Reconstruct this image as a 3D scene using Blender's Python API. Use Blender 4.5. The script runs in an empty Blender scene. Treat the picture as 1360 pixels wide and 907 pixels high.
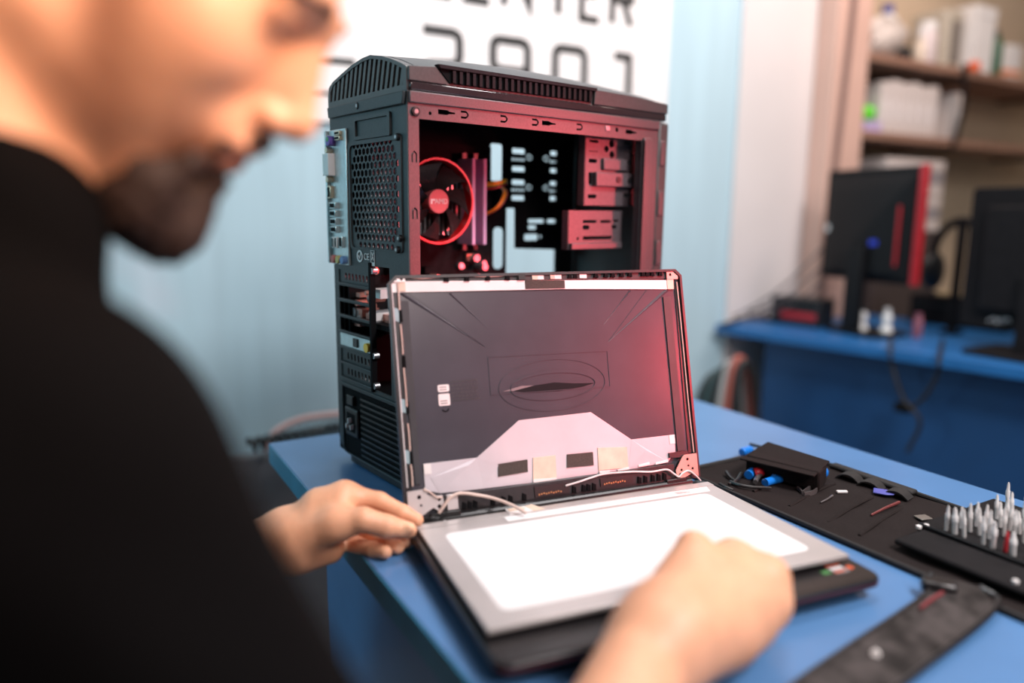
import bpy, bmesh, math, random
import numpy as np
from mathutils import Vector, Matrix
random.seed(7)
scene = bpy.context.scene
COL = scene.collection
# ------------------------------------------------------------------ camera
# the table top is z = 0, its edges run along x and y; the floor is z = -0.75
FPX, YAW, PITCH, ROLL, CAMZ = 991.03, .5293, .173, .0102, .3347
_f = np.array([math.sin(YAW)*math.cos(PITCH), math.cos(YAW)*math.cos(PITCH), -math.sin(PITCH)])
_r = np.array([math.cos(YAW), -math.sin(YAW), 0.0]); _u = np.cross(_r, _f)
_c, _s = math.cos(ROLL), math.sin(ROLL)
RC = np.stack([_c*_r+_s*_u, -_s*_r+_c*_u, _f]); CAM = np.array([0, 0, CAMZ])
cam_d = bpy.data.cameras.new('camera'); cam = bpy.data.objects.new('camera', cam_d); COL.objects.link(cam)
cam_d.sensor_width = 36; cam_d.lens = FPX*36/1360
m = Matrix([list(RC[0]), list(RC[1]), list(-RC[2])]).transposed().to_4x4(); m.translation = Vector(CAM)
cam.matrix_world = m
cam_d.clip_start = .02
cam_d.dof.use_dof = True; cam_d.dof.focus_distance = .87; cam_d.dof.aperture_fstop = 1.2
scene.camera = cam
# ------------------------------------------------------------------ world, lights, exposure
w = bpy.data.worlds.new('room_ambient'); scene.world = w; w.use_nodes = True
bg = w.node_tree.nodes['Background']; bg.inputs[0].default_value = (.80, .90, 1.0, 1); bg.inputs[1].default_value = .10
def aim(o, p):
    o.rotation_euler = (Vector(p)-o.location).to_track_quat('-Z', 'Y').to_euler()
def area(name, loc, tgt, size, power, col, spread=180):
    l = bpy.data.lights.new(name, 'AREA'); l.shape = 'DISK'; l.size = size; l.energy = power; l.color = col[:3]
    l.spread = math.radians(spread)
    o = bpy.data.objects.new(name, l); COL.objects.link(o); o.location = loc; aim(o, tgt); return o
area('ceiling_lamp', (1.05, -.30, 1.45), (.52, .55, .02), .40, 27, (1, .95, .95))
area('wall_fill', (1.0, .85, 1.75), (1.05, 1.66, .45), .6, 17, (1, .96, .96))  # added fill that brightens the back wall and sign
rl = bpy.data.lights.new('red_lamp', 'SPOT'); rl.energy = 58; rl.color = (1, .10, .12); rl.spot_size = math.radians(24); rl.spot_blend = .6; rl.shadow_soft_size = .09
ro = bpy.data.objects.new('red_lamp', rl); COL.objects.link(ro); ro.location = (1.55, -.15, .42); aim(ro, (.60, .70, .30))
area('cool_lamp', (-1.2, 1.35, .75), (.3, 1.3, .1), .6, 7, (.40, .85, 1))
r2 = bpy.data.lights.new('lid_red_fill', 'SPOT'); r2.energy = 72; r2.color = (1, .06, .08); r2.spot_size = math.radians(22); r2.spot_blend = .8; r2.shadow_soft_size = .06  # second red spot, added to redden the right of the lid
ro2 = bpy.data.objects.new('lid_red_fill', r2); COL.objects.link(ro2); ro2.location = (1.22, -.05, .30); aim(ro2, (.63, .66, .16))
wl_ = bpy.data.lights.new('face_warm_fill', 'SPOT'); wl_.energy = 70; wl_.color = (1, .58, .32); wl_.spot_size = math.radians(30); wl_.spot_blend = .7; wl_.shadow_soft_size = .12  # spot added to warm the face and neck, kept off the lid
wo = bpy.data.objects.new('face_warm_fill', wl_); COL.objects.link(wo); wo.location = (.50, -.45, .98); aim(wo, (-.01, .44, .46))
area('front_fill', (.45, -.95, 1.25), (.42, .5, .1), .5, 13.5, (1, .86, .82))  # added front fill from behind the camera for hands and lid
area('alcove_fill', (2.25, .75, 1.75), (2.25, 1.7, .75), .5, 16, (1, .76, .66))  # fill added to brighten the white panel, pillar and shelves
vs = scene.view_settings
vs.view_transform = 'Standard'; vs.look = 'None'; vs.gamma = 1; vs.use_curve_mapping = False; vs.exposure = 0.08
# ------------------------------------------------------------------ helpers
def ray(u, v): return np.array([(u-680)/FPX, -(v-453.5)/FPX, 1.0]) @ RC
def onz(u, v, z=0.0): d = ray(u, v); return CAM+d*((z-CAMZ)/d[2])
def ony(u, v, y): d = ray(u, v); return CAM+d*(y/d[1])
def onx(u, v, x): d = ray(u, v); return CAM+d*(x/d[0])
def atd(u, v, t): return CAM+ray(u, v)*t

MATS = {}
def mat(name, col, rough=.5, metal=0., var=.06, scale=40., bump=0., bscale=200., coat=0., sss=0., trans=0., stretch=None, spec=.5, attr=None, col2=None):
    if name in MATS: return MATS[name]
    M = bpy.data.materials.new(name); M.use_nodes = True; nt = M.node_tree; b = nt.nodes['Principled BSDF']
    N = nt.nodes.new; L = nt.links.new
    tc = N('ShaderNodeTexCoord'); mp = N('ShaderNodeMapping'); L(tc.outputs['Object'], mp.inputs[0])
    if stretch: mp.inputs['Scale'].default_value = stretch
    no = N('ShaderNodeTexNoise'); no.inputs['Scale'].default_value = scale; no.inputs['Detail'].default_value = 4
    L(mp.outputs[0], no.inputs['Vector'])
    rp = N('ShaderNodeValToRGB'); L(no.outputs['Fac'], rp.inputs[0])
    c2 = col2 or tuple(min(1, c*(1+var)) for c in col); c1 = col if col2 else tuple(c*(1-var) for c in col)
    rp.color_ramp.elements[0].position = .36; rp.color_ramp.elements[1].position = .64
    rp.color_ramp.elements[0].color = (*c1, 1); rp.color_ramp.elements[1].color = (*c2, 1)
    src = rp.outputs[0]
    if attr:
        at = N('ShaderNodeVertexColor'); at.layer_name = attr
        mx = N('ShaderNodeMixRGB'); mx.blend_type = 'MULTIPLY'; mx.inputs[0].default_value = 1
        L(src, mx.inputs[1]); L(at.outputs[0], mx.inputs[2]); src = mx.outputs[0]
    L(src, b.inputs['Base Color'])
    b.inputs['Roughness'].default_value = rough; b.inputs['Metallic'].default_value = metal
    b.inputs['Coat Weight'].default_value = coat; b.inputs['Coat Roughness'].default_value = .08
    b.inputs['Specular IOR Level'].default_value = spec
    if sss: b.inputs['Subsurface Weight'].default_value = sss; b.inputs['Subsurface Radius'].default_value = (.012, .005, .003); b.inputs['Subsurface Scale'].default_value = .5
    if trans: b.inputs['Transmission Weight'].default_value = trans
    if bump:
        n2 = N('ShaderNodeTexNoise'); n2.inputs['Scale'].default_value = bscale; n2.inputs['Detail'].default_value = 3
        L(mp.outputs[0], n2.inputs['Vector'])
        bp = N('ShaderNodeBump'); bp.inputs['Strength'].default_value = bump; bp.inputs['Distance'].default_value = .002
        L(n2.outputs['Fac'], bp.inputs['Height']); L(bp.outputs[0], b.inputs['Normal'])
    MATS[name] = M; return M

class MB:
    def __init__(s): s.v = []; s.f = []
    def add(s, v, f):
        o = len(s.v); s.v += [tuple(map(float, p)) for p in v]; s.f += [tuple(o+i for i in q) for q in f]; return s
    def box(s, x0, x1, y0, y1, z0, z1, M=None):
        v = [Vector((x, y, z)) for z in (z0, z1) for y in (y0, y1) for x in (x0, x1)]
        if M: v = [M @ p for p in v]
        return s.add(v, [(0, 2, 3, 1), (4, 5, 7, 6), (0, 1, 5, 4), (2, 6, 7, 3), (0, 4, 6, 2), (1, 3, 7, 5)])
    def cyl(s, p0, p1, r0, r1=None, n=16, cap=True):
        r1 = r0 if r1 is None else r1; p0 = Vector(p0); p1 = Vector(p1); d = (p1-p0).normalized()
        a = d.orthogonal().normalized(); b = d.cross(a)
        v = []
        for p, r in ((p0, r0), (p1, r1)):
            v += [p+(a*math.cos(2*math.pi*i/n)+b*math.sin(2*math.pi*i/n))*r for i in range(n)]
        f = [(i, (i+1) % n, n+(i+1) % n, n+i) for i in range(n)]
        if cap: f += [tuple(range(n))[::-1], tuple(range(n, 2*n))]
        return s.add(v, f)
    def tube(s, pts, r, n=8, sub=6):
        pts = spline(pts, sub); N = len(pts); v = []; pr = None
        for i, p in enumerate(pts):
            d = (pts[min(i+1, N-1)]-pts[max(i-1, 0)]).normalized()
            a = d.orthogonal().normalized() if pr is None else (pr-d*pr.dot(d)).normalized()
            pr = a; b = d.cross(a); rr = r[0]+(r[1]-r[0])*i/(N-1) if isinstance(r, tuple) else r
            v += [p+(a*math.cos(2*math.pi*k/n)+b*math.sin(2*math.pi*k/n))*rr for k in range(n)]
        f = [(i*n+k, i*n+(k+1) % n, (i+1)*n+(k+1) % n, (i+1)*n+k) for i in range(N-1) for k in range(n)]
        f += [tuple(range(n))[::-1], tuple(range((N-1)*n, N*n))]
        return s.add(v, f)
    def prism(s, poly, h0, h1, ax='z', M=None):
        # poly 2D extruded along ax; 'z':(x,y) 'y':(x,z) 'x':(y,z)
        def T(p, h):
            q = {'z': (p[0], p[1], h), 'y': (p[0], h, p[1]), 'x': (h, p[0], p[1])}[ax]
            return M @ Vector(q) if M else q
        n = len(poly); v = [T(p, h0) for p in poly]+[T(p, h1) for p in poly]
        f = [tuple(range(n)), tuple(range(n, 2*n))[::-1]]+[(i, n+i, n+(i+1) % n, (i+1) % n) for i in range(n)]
        return s.add(v, f)
    def ell(s, c, r, M=None, nu=16, nv=10):
        v = []; f = []
        for j in range(nv+1):
            t = math.pi*j/nv
            for i in range(nu):
                a = 2*math.pi*i/nu; p = Vector((r[0]*math.sin(t)*math.cos(a), r[1]*math.sin(t)*math.sin(a), r[2]*math.cos(t)))
                v.append((M @ p if M else p)+Vector(c))
        for j in range(nv):
            for i in range(nu): f.append((j*nu+i, (j+1)*nu+i, (j+1)*nu+(i+1) % nu, j*nu+(i+1) % nu))
        return s.add(v, f)
    def lathe(s, prof, c=(0, 0, 0), n=24):
        v = []; f = []; c = Vector(c)
        for r, z in prof: v += [c+Vector((r*math.cos(2*math.pi*i/n), r*math.sin(2*math.pi*i/n), z)) for i in range(n)]
        for j in range(len(prof)-1):
            for i in range(n): f.append((j*n+i, j*n+(i+1) % n, (j+1)*n+(i+1) % n, (j+1)*n+i))
        f += [tuple(range(n))[::-1], tuple(range((len(prof)-1)*n, len(prof)*n))]
        return s.add(v, f)
    def ribbon(s, pts, wv, th):
        # flat band through pts (3D), width vector wv
        pts = spline(pts, 6); wv = Vector(wv); N = len(pts); v = []
        for i, p in enumerate(pts):
            d = (pts[min(i+1, N-1)]-pts[max(i-1, 0)]).normalized(); n = d.cross(wv).normalized()*th/2
            v += [p-wv/2-n, p+wv/2-n, p+wv/2+n, p-wv/2+n]
        f = [(i*4+k, i*4+(k+1) % 4, i*4+4+(k+1) % 4, i*4+4+k) for i in range(N-1) for k in range(4)]+[(3, 2, 1, 0), (N*4-4, N*4-3, N*4-2, N*4-1)]
        return s.add(v, f)
    def mesh(s, name):
        me = bpy.data.meshes.new(name); me.from_pydata(s.v, [], s.f)
        bm = bmesh.new(); bm.from_mesh(me); bmesh.ops.recalc_face_normals(bm, faces=bm.faces); bm.to_mesh(me); bm.free(); return me
    def build(s, name, mt, parent=None, bev=0, smooth=False, seg=2):
        return link(name, s.mesh(name), mt, parent, bev, smooth, seg)
def link(name, me, mt, parent=None, bev=0, smooth=False, seg=2):
    o = bpy.data.objects.new(name, me); COL.objects.link(o)
    if mt: me.materials.clear(); me.materials.append(mt)
    if parent: o.parent = parent
    if smooth or bev: smooth_mesh(me)
    if bev:
        md = o.modifiers.new('bevel', 'BEVEL'); md.width = bev; md.segments = seg; md.limit_method = 'ANGLE'; md.angle_limit = math.radians(40)
        md.harden_normals = False
    return o
def smooth_mesh(me, ang=40):
    me.polygons.foreach_set('use_smooth', [True]*len(me.polygons))
    try: me.set_sharp_from_angle(angle=math.radians(ang))
    except Exception: pass
def spline(pts, sub=6):
    P = [Vector(p) for p in pts]
    if len(P) < 3 or sub <= 1: return P
    Q = [P[0]*2-P[1]]+P+[P[-1]*2-P[-2]]; out = []
    for i in range(1, len(Q)-2):
        a, b, c, d = Q[i-1:i+3]
        for k in range(sub):
            t = k/sub; out.append(.5*((2*b)+(c-a)*t+(2*a-5*b+4*c-d)*t*t+(3*b-a-3*c+d)*t**3))
    return out+[P[-1]]
def rrect(x0, x1, y0, y1, r, n=4):
    o = []
    for cx, cy, a0 in ((x1-r, y1-r, 0), (x0+r, y1-r, 90), (x0+r, y0+r, 180), (x1-r, y0+r, 270)):
        for k in range(n+1): a = math.radians(a0+90*k/n); o.append((cx+r*math.cos(a), cy+r*math.sin(a)))
    return o
def circ(x, y, r, n=14, ry=None): return [(x+r*math.cos(2*math.pi*k/n), y+(ry or r)*math.sin(2*math.pi*k/n)) for k in range(n)]
def rect(x0, x1, y0, y1): return [(x0, y0), (x1, y0), (x1, y1), (x0, y1)]
def plate(name, outline, holes, t, mt, parent, ax='y', h=0., bev=0):
    """flat sheet of thickness t with through holes; ax as in prism; h = centre along the axis"""
    cu = bpy.data.curves.new('c', 'CURVE'); cu.dimensions = '2D'; cu.fill_mode = 'BOTH'; cu.extrude = t/2
    for poly in [outline]+list(holes):
        sp = cu.splines.new('POLY'); sp.points.add(len(poly)-1); sp.use_cyclic_u = True
        for q, p in zip(sp.points, poly): q.co = (p[0], p[1], 0, 1)
    ob = bpy.data.objects.new('c', cu); COL.objects.link(ob)
    dg = bpy.context.evaluated_depsgraph_get(); me = bpy.data.meshes.new_from_object(ob.evaluated_get(dg))
    bpy.data.objects.remove(ob); bpy.data.curves.remove(cu); me.name = name
    M = {'z': Matrix(((1, 0, 0, 0), (0, 1, 0, 0), (0, 0, 1, h), (0, 0, 0, 1))),
         'y': Matrix(((1, 0, 0, 0), (0, 0, -1, h), (0, 1, 0, 0), (0, 0, 0, 1))),
         'x': Matrix(((0, 0, 1, h), (1, 0, 0, 0), (0, 1, 0, 0), (0, 0, 0, 1)))}[ax]
    me.transform(M); return link(name, me, mt, parent, bev)
def text_mesh(s, size, ext=.0002, align='CENTER'):
    cu = bpy.data.curves.new('t', 'FONT'); cu.body = s; cu.size = size; cu.extrude = ext; cu.align_x = align; cu.align_y = 'CENTER'
    ob = bpy.data.objects.new('t', cu); COL.objects.link(ob)
    dg = bpy.context.evaluated_depsgraph_get(); me = bpy.data.meshes.new_from_object(ob.evaluated_get(dg))
    bpy.data.objects.remove(ob); bpy.data.curves.remove(cu); return me
def text(name, s, size, mt, parent, M, ext=.0002, align='CENTER'):
    me = text_mesh(s, size, ext, align); me.transform(M); return link(name, me, mt, parent)
def frameM(o, x, z):   # 2D x -> x, 2D y -> z, thickness -> x cross z
    x = Vector(x); z = Vector(z); n = x.cross(z); M = Matrix((x, z, n)).transposed().to_4x4(); M.translation = Vector(o); return M
def thing(name, label, cat, loc=(0, 0, 0), rz=0, group=None):
    o = bpy.data.objects.new(name, None); COL.objects.link(o); o.location = loc; o.rotation_euler = (0, 0, rz)
    o.empty_display_size = .05; return tag(o, label, cat, group)
def tag(o, label, cat, group=None):
    o['label'] = label; o['category'] = cat
    if group: o['group'] = group
    return o
def struct(o, label=None):
    o['kind'] = 'structure'
    if label: o['label'] = label
    return o
def strokes(mb, polys, wdt, h0, h1, M):
    """flat lettering strokes: each poly a list of 2D points, mitred band of width wdt"""
    for P in polys:
        P = [Vector(p) for p in P]; n = len(P); L = []; Rr = []
        closed = (P[0]-P[-1]).length < 1e-6
        if closed: P = P[:-1]; n -= 1
        for i in range(n):
            a = P[i-1] if (i > 0 or closed) else None; c = P[(i+1) % n] if (i < n-1 or closed) else None
            d1 = (P[i]-a).normalized() if a is not None else (c-P[i]).normalized()
            d2 = (c-P[i]).normalized() if c is not None else d1
            n1 = Vector((-d1.y, d1.x)); n2 = Vector((-d2.y, d2.x)); mt = (n1+n2).normalized(); k = wdt/2/max(.4, mt.dot(n1))
            L.append(P[i]+mt*k); Rr.append(P[i]-mt*k)
        v = []
        for h in (h0, h1): v += [M @ Vector((p.x, p.y, h)) for p in L]+[M @ Vector((p.x, p.y, h)) for p in Rr]
        m_ = n if closed else n-1; f = []
        for i in range(m_):
            j = (i+1) % n
            f += [(i, j, n+j, n+i), (2*n+i, 3*n+i, 3*n+j, 2*n+j), (i, 2*n+i, 2*n+j, j), (n+i, n+j, 3*n+j, 3*n+i)]
        if not closed: f += [(0, n, 3*n, 2*n), (n-1, 2*n+n-1, 4*n-1, 2*n-1)]
        mb.add(v, f)
# ================================================================== SETTING
WY = 1.66
m_wall = mat('wall_blue_paint', (.47, .66, .74), .75, var=.05, scale=3, stretch=(6, 1, .5), bump=.15, bscale=60)
m_wwhite = mat('wall_white_paint', (.72, .68, .67), .7, var=.03, scale=3, bump=.1, bscale=60)
m_tan = mat('tan_wall_paint', (.62, .50, .36), .75, var=.04, scale=4, bump=.1, bscale=60)
m_salmon = mat('salmon_paint', (.66, .44, .36), .6, var=.04, scale=4)
m_blue = mat('table_blue_laminate', (.085, .21, .43), .34, var=.05, scale=9, bump=.04, bscale=300, coat=.15)
m_blue_edge = mat('table_blue_edge', (.03, .22, .36), .35, var=.08, scale=20)
m_black = mat('black_plastic', (.012, .012, .013), .38, var=.2, scale=60)
m_blackm = mat('black_matte', (.007, .006, .007), .75, var=.2, scale=60, spec=.2)
m_white = mat('white_plastic', (.80, .80, .79), .45, var=.02, scale=30)
m_floor = mat('floor_tiles_grey', (.20, .19, .19), .5, var=.1, scale=5)
struct(MB().box(-3, 4.2, -2.2, 2.0, -.80, -.75).build('floor', m_floor))
struct(MB().box(-3, 2.06, WY, WY+.12, -.75, 2.3).build('wall_back', m_wall))
struct(MB().box(2.225, 4.2, 1.84, 1.95, -.75, 2.3).build('wall_alcove', m_tan))
pl = struct(MB().box(2.06, 2.225, 1.58, 1.95, -.75, 2.3).build('wall_pillar', m_salmon, bev=.004))
struct(MB().box(4.2, 4.3, -2.2, 1.95, -.75, 2.3).build('wall_right', m_tan))
struct(MB().box(1.735, 2.06, WY-.012, WY, -.75, 2.3).build('trim_1', m_wwhite, bev=.003), 'white painted wall panel beside the salmon pillar')
m_lowstrip = mat('grey_low_strip', (.14, .14, .15), .6)  # dark grey tone of the strip along the lower wall
struct(MB().box(-3, .95, WY-.03, WY, -.75, -.20).build('trim_2', m_lowstrip, bev=.003))

# the white sign on the wall
m_sign = mat('sign_board_white', (.86, .84, .83), .45, var=.015, scale=4)
m_ink = mat('sign_lettering_black', (.012, .012, .012), .5)
sg = thing('wall_sign', 'white wall sign with black lettering behind the computer tower', 'sign', (.0, WY, .52))
MB().box(-.1, 1.455, -.012, 0, 0, .62).build('board', m_sign, sg, bev=.002)
SM = frameM((0, -.012, 0), (1, 0, 0), (0, 0, 1))
def glyph(c, x, z, wd, hh):
    r = .016
    G = {'C': [[(1, 1), (0, 1), (0, 0), (1, 0)]], 'E': [[(1, 1), (0, 1), (0, 0), (1, 0)], [(0, .5), (.85, .5)]],
         'N': [[(0, 0), (0, 1), (1, 0), (1, 1)]], 'T': [[(0, 1), (1, 1)], [(.5, 1), (.5, 0)]],
         'R': [[(0, 0), (0, 1), (1, 1), (1, .5), (0, .5)], [(.55, .5), (1, 0)]],
         '2': [[(0, 1), (1, 1), (1, .5), (0, .45), (0, 0), (1, 0)]],
         '9': [[(1, .5), (0, .5), (0, 1), (1, 1), (1, 0), (0, 0)]], '0': [[(0, 0), (1, 0), (1, 1), (0, 1), (0, 0)]], '1': [[(.25, 1), (1, 1), (1, 0)]],
         '-': [[(0, .5), (1, .5)]]}[c]
    out = []
    for P in G:
        Q = [Vector((x+p[0]*wd, z+p[1]*hh)) for p in P]; o = []
        closed = (Q[0]-Q[-1]).length < 1e-6
        for i, q in enumerate(Q):
            if c in '290C' and (0 < i < len(Q)-1 or closed):
                a = Q[i-1] if i > 0 else Q[-2]; b = Q[i+1] if i < len(Q)-1 else Q[1]
                da = (a-q).normalized(); db = (b-q).normalized()
                o += [q+da*r, q+(da+db)*r*.3, q+db*r]
            else: o.append(q)
        if closed: o = o[:-3] if c in '290C' else o; o.append(o[0])
        out.append(o)
    return out
# digits: top at z .742, letters: foot at .815
for c, x, wd in (('2', .722, .092), ('9', .903, .097), ('0', 1.081, .09), ('1', 1.250, .066)):
    b = MB(); strokes(b, glyph(c, x, .602-.52, wd, .138), .021, -.002, .0015, SM); b.build('digit', m_ink, sg)
for c, x, wd in (('C', .725, .068), ('E', .832, .06), ('N', .932, .072), ('T', 1.052, .07), ('E', 1.158, .055), ('R', 1.255, .062)):
    b = MB(); strokes(b, glyph(c, x, .819-.52, wd, .12), .020, -.002, .0015, SM); b.build('letter', m_ink, sg)
b = MB(); strokes(b, [[(.18, .122), (.56, .130)]], .014, -.002, .0015, SM); b.build('logo_line', m_ink, sg)
b = MB(); strokes(b, [[(.18, .050), (.56, .062)]], .008, -.002, .0015, SM); b.build('logo_line', m_ink, sg)

# cables along the wall, behind the table
m_pink = mat('pink_cable_sheath', (.62, .40, .38), .5)
p = [ony(350, 598, 1.62), ony(366, 573, 1.625), ony(400, 557, 1.63), ony(440, 551, 1.632), ony(470, 549, 1.632), (.75, 1.63, -.15), (.95, 1.63, -.3)]
tag(MB().tube(p, .0075, 10).build('wall_cable', m_pink, smooth=True), 'pale pink cable along the wall behind the blue table', 'cable')
b = MB(); p0 = np.array(ony(330, 592, 1.55)); p1 = np.array(ony(470, 566, 1.60)); n = 150
pts = []
for i in range(n):
    t = i/(n-1); c = p0+(p1-p0)*t; a = t*2*math.pi*13; pts.append(Vector(c)+Vector((0, math.cos(a)*.012, math.sin(a)*.012)))
b.tube(pts, .0055, 6, 1); tag(b.build('spiral_cable', m_black, smooth=True), 'black coiled cable hanging behind the table corner', 'cable')

# ------------------------------------------------------------------ blue work table
TX0, TX1, TY0, TY1 = .2223, .957, -.45, 1.0747
tb = thing('work_table', 'blue laminate work table under the laptop and the computer tower', 'table', (TX0, TY0, -.75))
W_, D_ = TX1-TX0, TY1-TY0
MB().box(0, W_, 0, D_, .72, .75).build('table_top', m_blue, tb, bev=.0015)
b = MB()
b.box(-.0012, .0, .0015, D_-.0015, .7215, .7485); b.build('edge_band', m_blue_edge, tb)
MB().box(.03, .048, .06, D_-.17, 0, .72).build('side_panel', m_blue, tb, bev=.001)
MB().box(W_-.05, W_-.03, .06, D_-.05, 0, .72).build('side_panel', m_blue, tb, bev=.001)
MB().box(.048, W_-.05, D_-.24, D_-.222, .25, .72).build('back_panel', m_blue, tb, bev=.001)
# ================================================================== COMPUTER TOWER
m_steel = mat('tower_dark_grey_paint', (.036, .044, .048), .45, .2, var=.12, scale=400, bump=.08, bscale=900)
m_rail = mat('tower_side_rail_paint', (.11, .095, .10), .36, .45, var=.10, scale=500, bump=.06, bscale=900)
m_cover = mat('tower_cover_plastic', (.050, .047, .047), .45, var=.1, scale=300)
m_gloss = mat('tower_gloss_trim', (.03, .02, .022), .12, var=.1, coat=.6)
m_slat = mat('tower_louvre_plastic', (.085, .080, .078), .45)
m_dark = mat('tower_inside_black', (.004, .004, .005), .75, spec=.1)
m_shield = mat('steel_io_shield', (.55, .66, .68), .28, .7, var=.06, scale=200)
m_gold = mat('connector_metal', (.62, .56, .42), .3, .8)
m_red = mat('red_fan_ring', (.62, .012, .015), .3, var=.05)
m_hub = mat('fan_hub_pink', (.42, .10, .11), .4)
m_print = mat('white_print', (.75, .72, .72), .5)
m_alum = mat('heatsink_metal', (.4, .4, .42), .35, .8)
m_ram = mat('memory_heat_spreader', (.50, .38, .60), .55, 0)
m_pcb = mat('dark_circuit_board', (.006, .005, .006), .75, var=.3, scale=120, spec=.1)
m_cage = mat('drive_cage_paint', (.13, .10, .11), .4, .35, var=.1, scale=300)
TWZ = .4615
tw = thing('computer_tower', 'black computer tower standing open behind the laptop', 'computer', (.3214, .7767, 0), .1438)
WT, DT = .191, .405
# -- rear panel: a sheet in the yz plane with honeycomb, slot and psu openings
holes = []; s = .0049; R3 = math.sqrt(3)
row = 0; z = .302
hexes = []
while z < .412:
    y = .0225+(0 if row % 2 == 0 else s*R3/2*1.16)
    while y < .133:
        corner = (y < .030 or y > .126) and (z < .306 or z > .402)
        if not corner: hexes.append((y, z))
        y += s*R3*1.16
    z += s*1.5*1.14; row += 1
for y, z in hexes: holes.append([(y+s*.86*math.sin(math.pi*k/3), z+s*.86*math.cos(math.pi*k/3)) for k in range(6)])
for k in range(8): holes.append(circ(.036+k*.0112, .2925, .0035, 10))
slots = [.2585-.0208*k for k in range(7)]
for zt in slots: holes.append(rect(.093, .178, zt-.0165, zt))
holes.append(rect(.0445, .0885, .115, .268))
holes.append(rect(.014, .178, .014, .104))
holes.append(rect(.1445, .1885, .2705, .4275))
out = [(.004, .012), (.170, .012), (.186, .024), (.191, .03), (.191, TWZ), (.0, TWZ), (.0, .016)]
rp = plate('rear_panel', out, holes, .0016, m_steel, tw, 'x', 0)
# raised frame band below the cover, recessed name plate, ribs
MB().prism([(0.004, .447), (.187, .4475), (.189, .4605), (.001, .4605)], -.005, -.0008, 'x').build('top_band', m_steel, rp, bev=.001)
plate('name_plate', rrect(.034, .122, .4165, .4425, .002), [rrect(.0395, .117, .4205, .4385, .0015)], .003, m_steel, rp, 'x', -.002)
plate('honeycomb_frame', rrect(.0115, .139, .287, .4155, .004), [rrect(.0165, .1355, .2885, .411, .008)], .0024, m_steel, rp, 'x', -.0015)
for y, z in ((.017, .4135), (.0146, .3034), (.107, .455), (.02, .2905)):
    o = MB().cyl((-.006, y, z), (0, y, z), .0042, .0042, 14).build('screw', m_black, rp, bev=.0006)
    MB().cyl((-.0063, y, z), (-.0058, y, z), .002, n=8).build('screw_slot', m_alum, rp)
# badge prints
o = plate('test_badge', circ(.1165, .2782, .0075, 18), [circ(.1165, .2782, .0052, 16)], .0006, m_print, rp, 'x', -.0014)
b = MB(); strokes(b, [[(.120, .279), (.117, .2755), (.113, .2825)]], .0014, -.0003, .0003, Matrix(((0, 0, 1, -.0014), (1, 0, 0, 0), (0, 1, 0, 0), (0, 0, 0, 1)))); b.build('badge_tick', m_print, rp)
XM = lambda y, z: frameM((-.0012, y, z), (0, -1, 0), (0, 0, 1))
text('ce_mark', 'CE', .0115, m_print, rp, XM(.0995, .278), .0003)
plate('bin_mark', rect(.0785, .0885, .268, .287), [rect(.0795, .0875, .2725, .286)], .0005, m_print, rp, 'x', -.0013)
b = MB(); strokes(b, [[(.081, .2845), (.086, .275)], [(.086, .2845), (.081, .275)]], .0012, -.0003, .0003, Matrix(((0, 0, 1, -.0014), (1, 0, 0, 0), (0, 1, 0, 0), (0, 0, 0, 1)))); b.build('bin_cross', m_print, rp)
# -- i/o shield with ports
sh = MB().box(-.004, -.0008, .1415, .1925, .265, .4325).build('io_shield', m_shield, tw, bev=.0008)
MB().box(-.0085, -.004, .1885, .1925, .266, .432).build('shield_edge', m_shield, sh, bev=.0006)
def port(name, y0, y1, z0, z1, mt, dep=.006, inner=None):
    o = MB().box(-.004-dep, -.003, y0, y1, z0, z1).build(name, mt, sh, bev=.0007)
    if inner: MB().box(-.0043-dep, -.0039-dep, y0+.0015, y1-.0015, z0+.0015, z1-.0015).build('port_opening', inner, sh)
m_purple = mat('port_purple', (.16, .10, .42), .4); m_green = mat('port_green', (.05, .35, .12), .4)
MB().cyl((-.012, .176, .419), (-.003, .176, .419), .0062, n=16).build('mouse_port', m_purple, sh, bev=.0008)
MB().cyl((-.0125, .176, .421), (-.0119, .176, .421), .0032, n=12).build('port_ring', m_green, sh)
for zz in (.4215, .4275): port('usb_port', .151, .165, zz-.0028, zz+.0026, m_gold, .004, m_dark)
port('dvi_port', .1735, .190, .3765, .404, m_white, .009)
for zz in (.372, .408): MB().cyl((-.012, .181, zz), (-.004, .181, zz), .004, n=6).build('hex_nut', m_gold, sh)
port('hdmi_port', .1785, .188, .3485, .364, m_gold, .005, m_dark)
for zz in (.3395, .3295): port('usb_port', .1645, .1805, zz-.0042, zz+.004, m_shield, .006, m_dark)
for zz in (.3195, .3095): port('usb_port', .1635, .1795, zz-.0042, zz+.004, m_shield, .006, m_dark)
port('network_port', .1515, .1605, .287, .301, m_shield, .004, m_dark)
for yy in (.1675, .1765): port('usb_port', yy-.003, yy+.003, .286, .3, m_white, .005, m_dark)
for yy, c in ((.178, (.55, .12, .10)), (.1647, (.55, .45, .15)), (.1515, (.12, .25, .5))):
    MB().cyl((-.0095, yy, .2715), (-.003, yy, .2715), .0052, n=14).build('audio_jack', mat('jack_%d' % (yy*1e4), c, .4), sh, bev=.0006)
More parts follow.
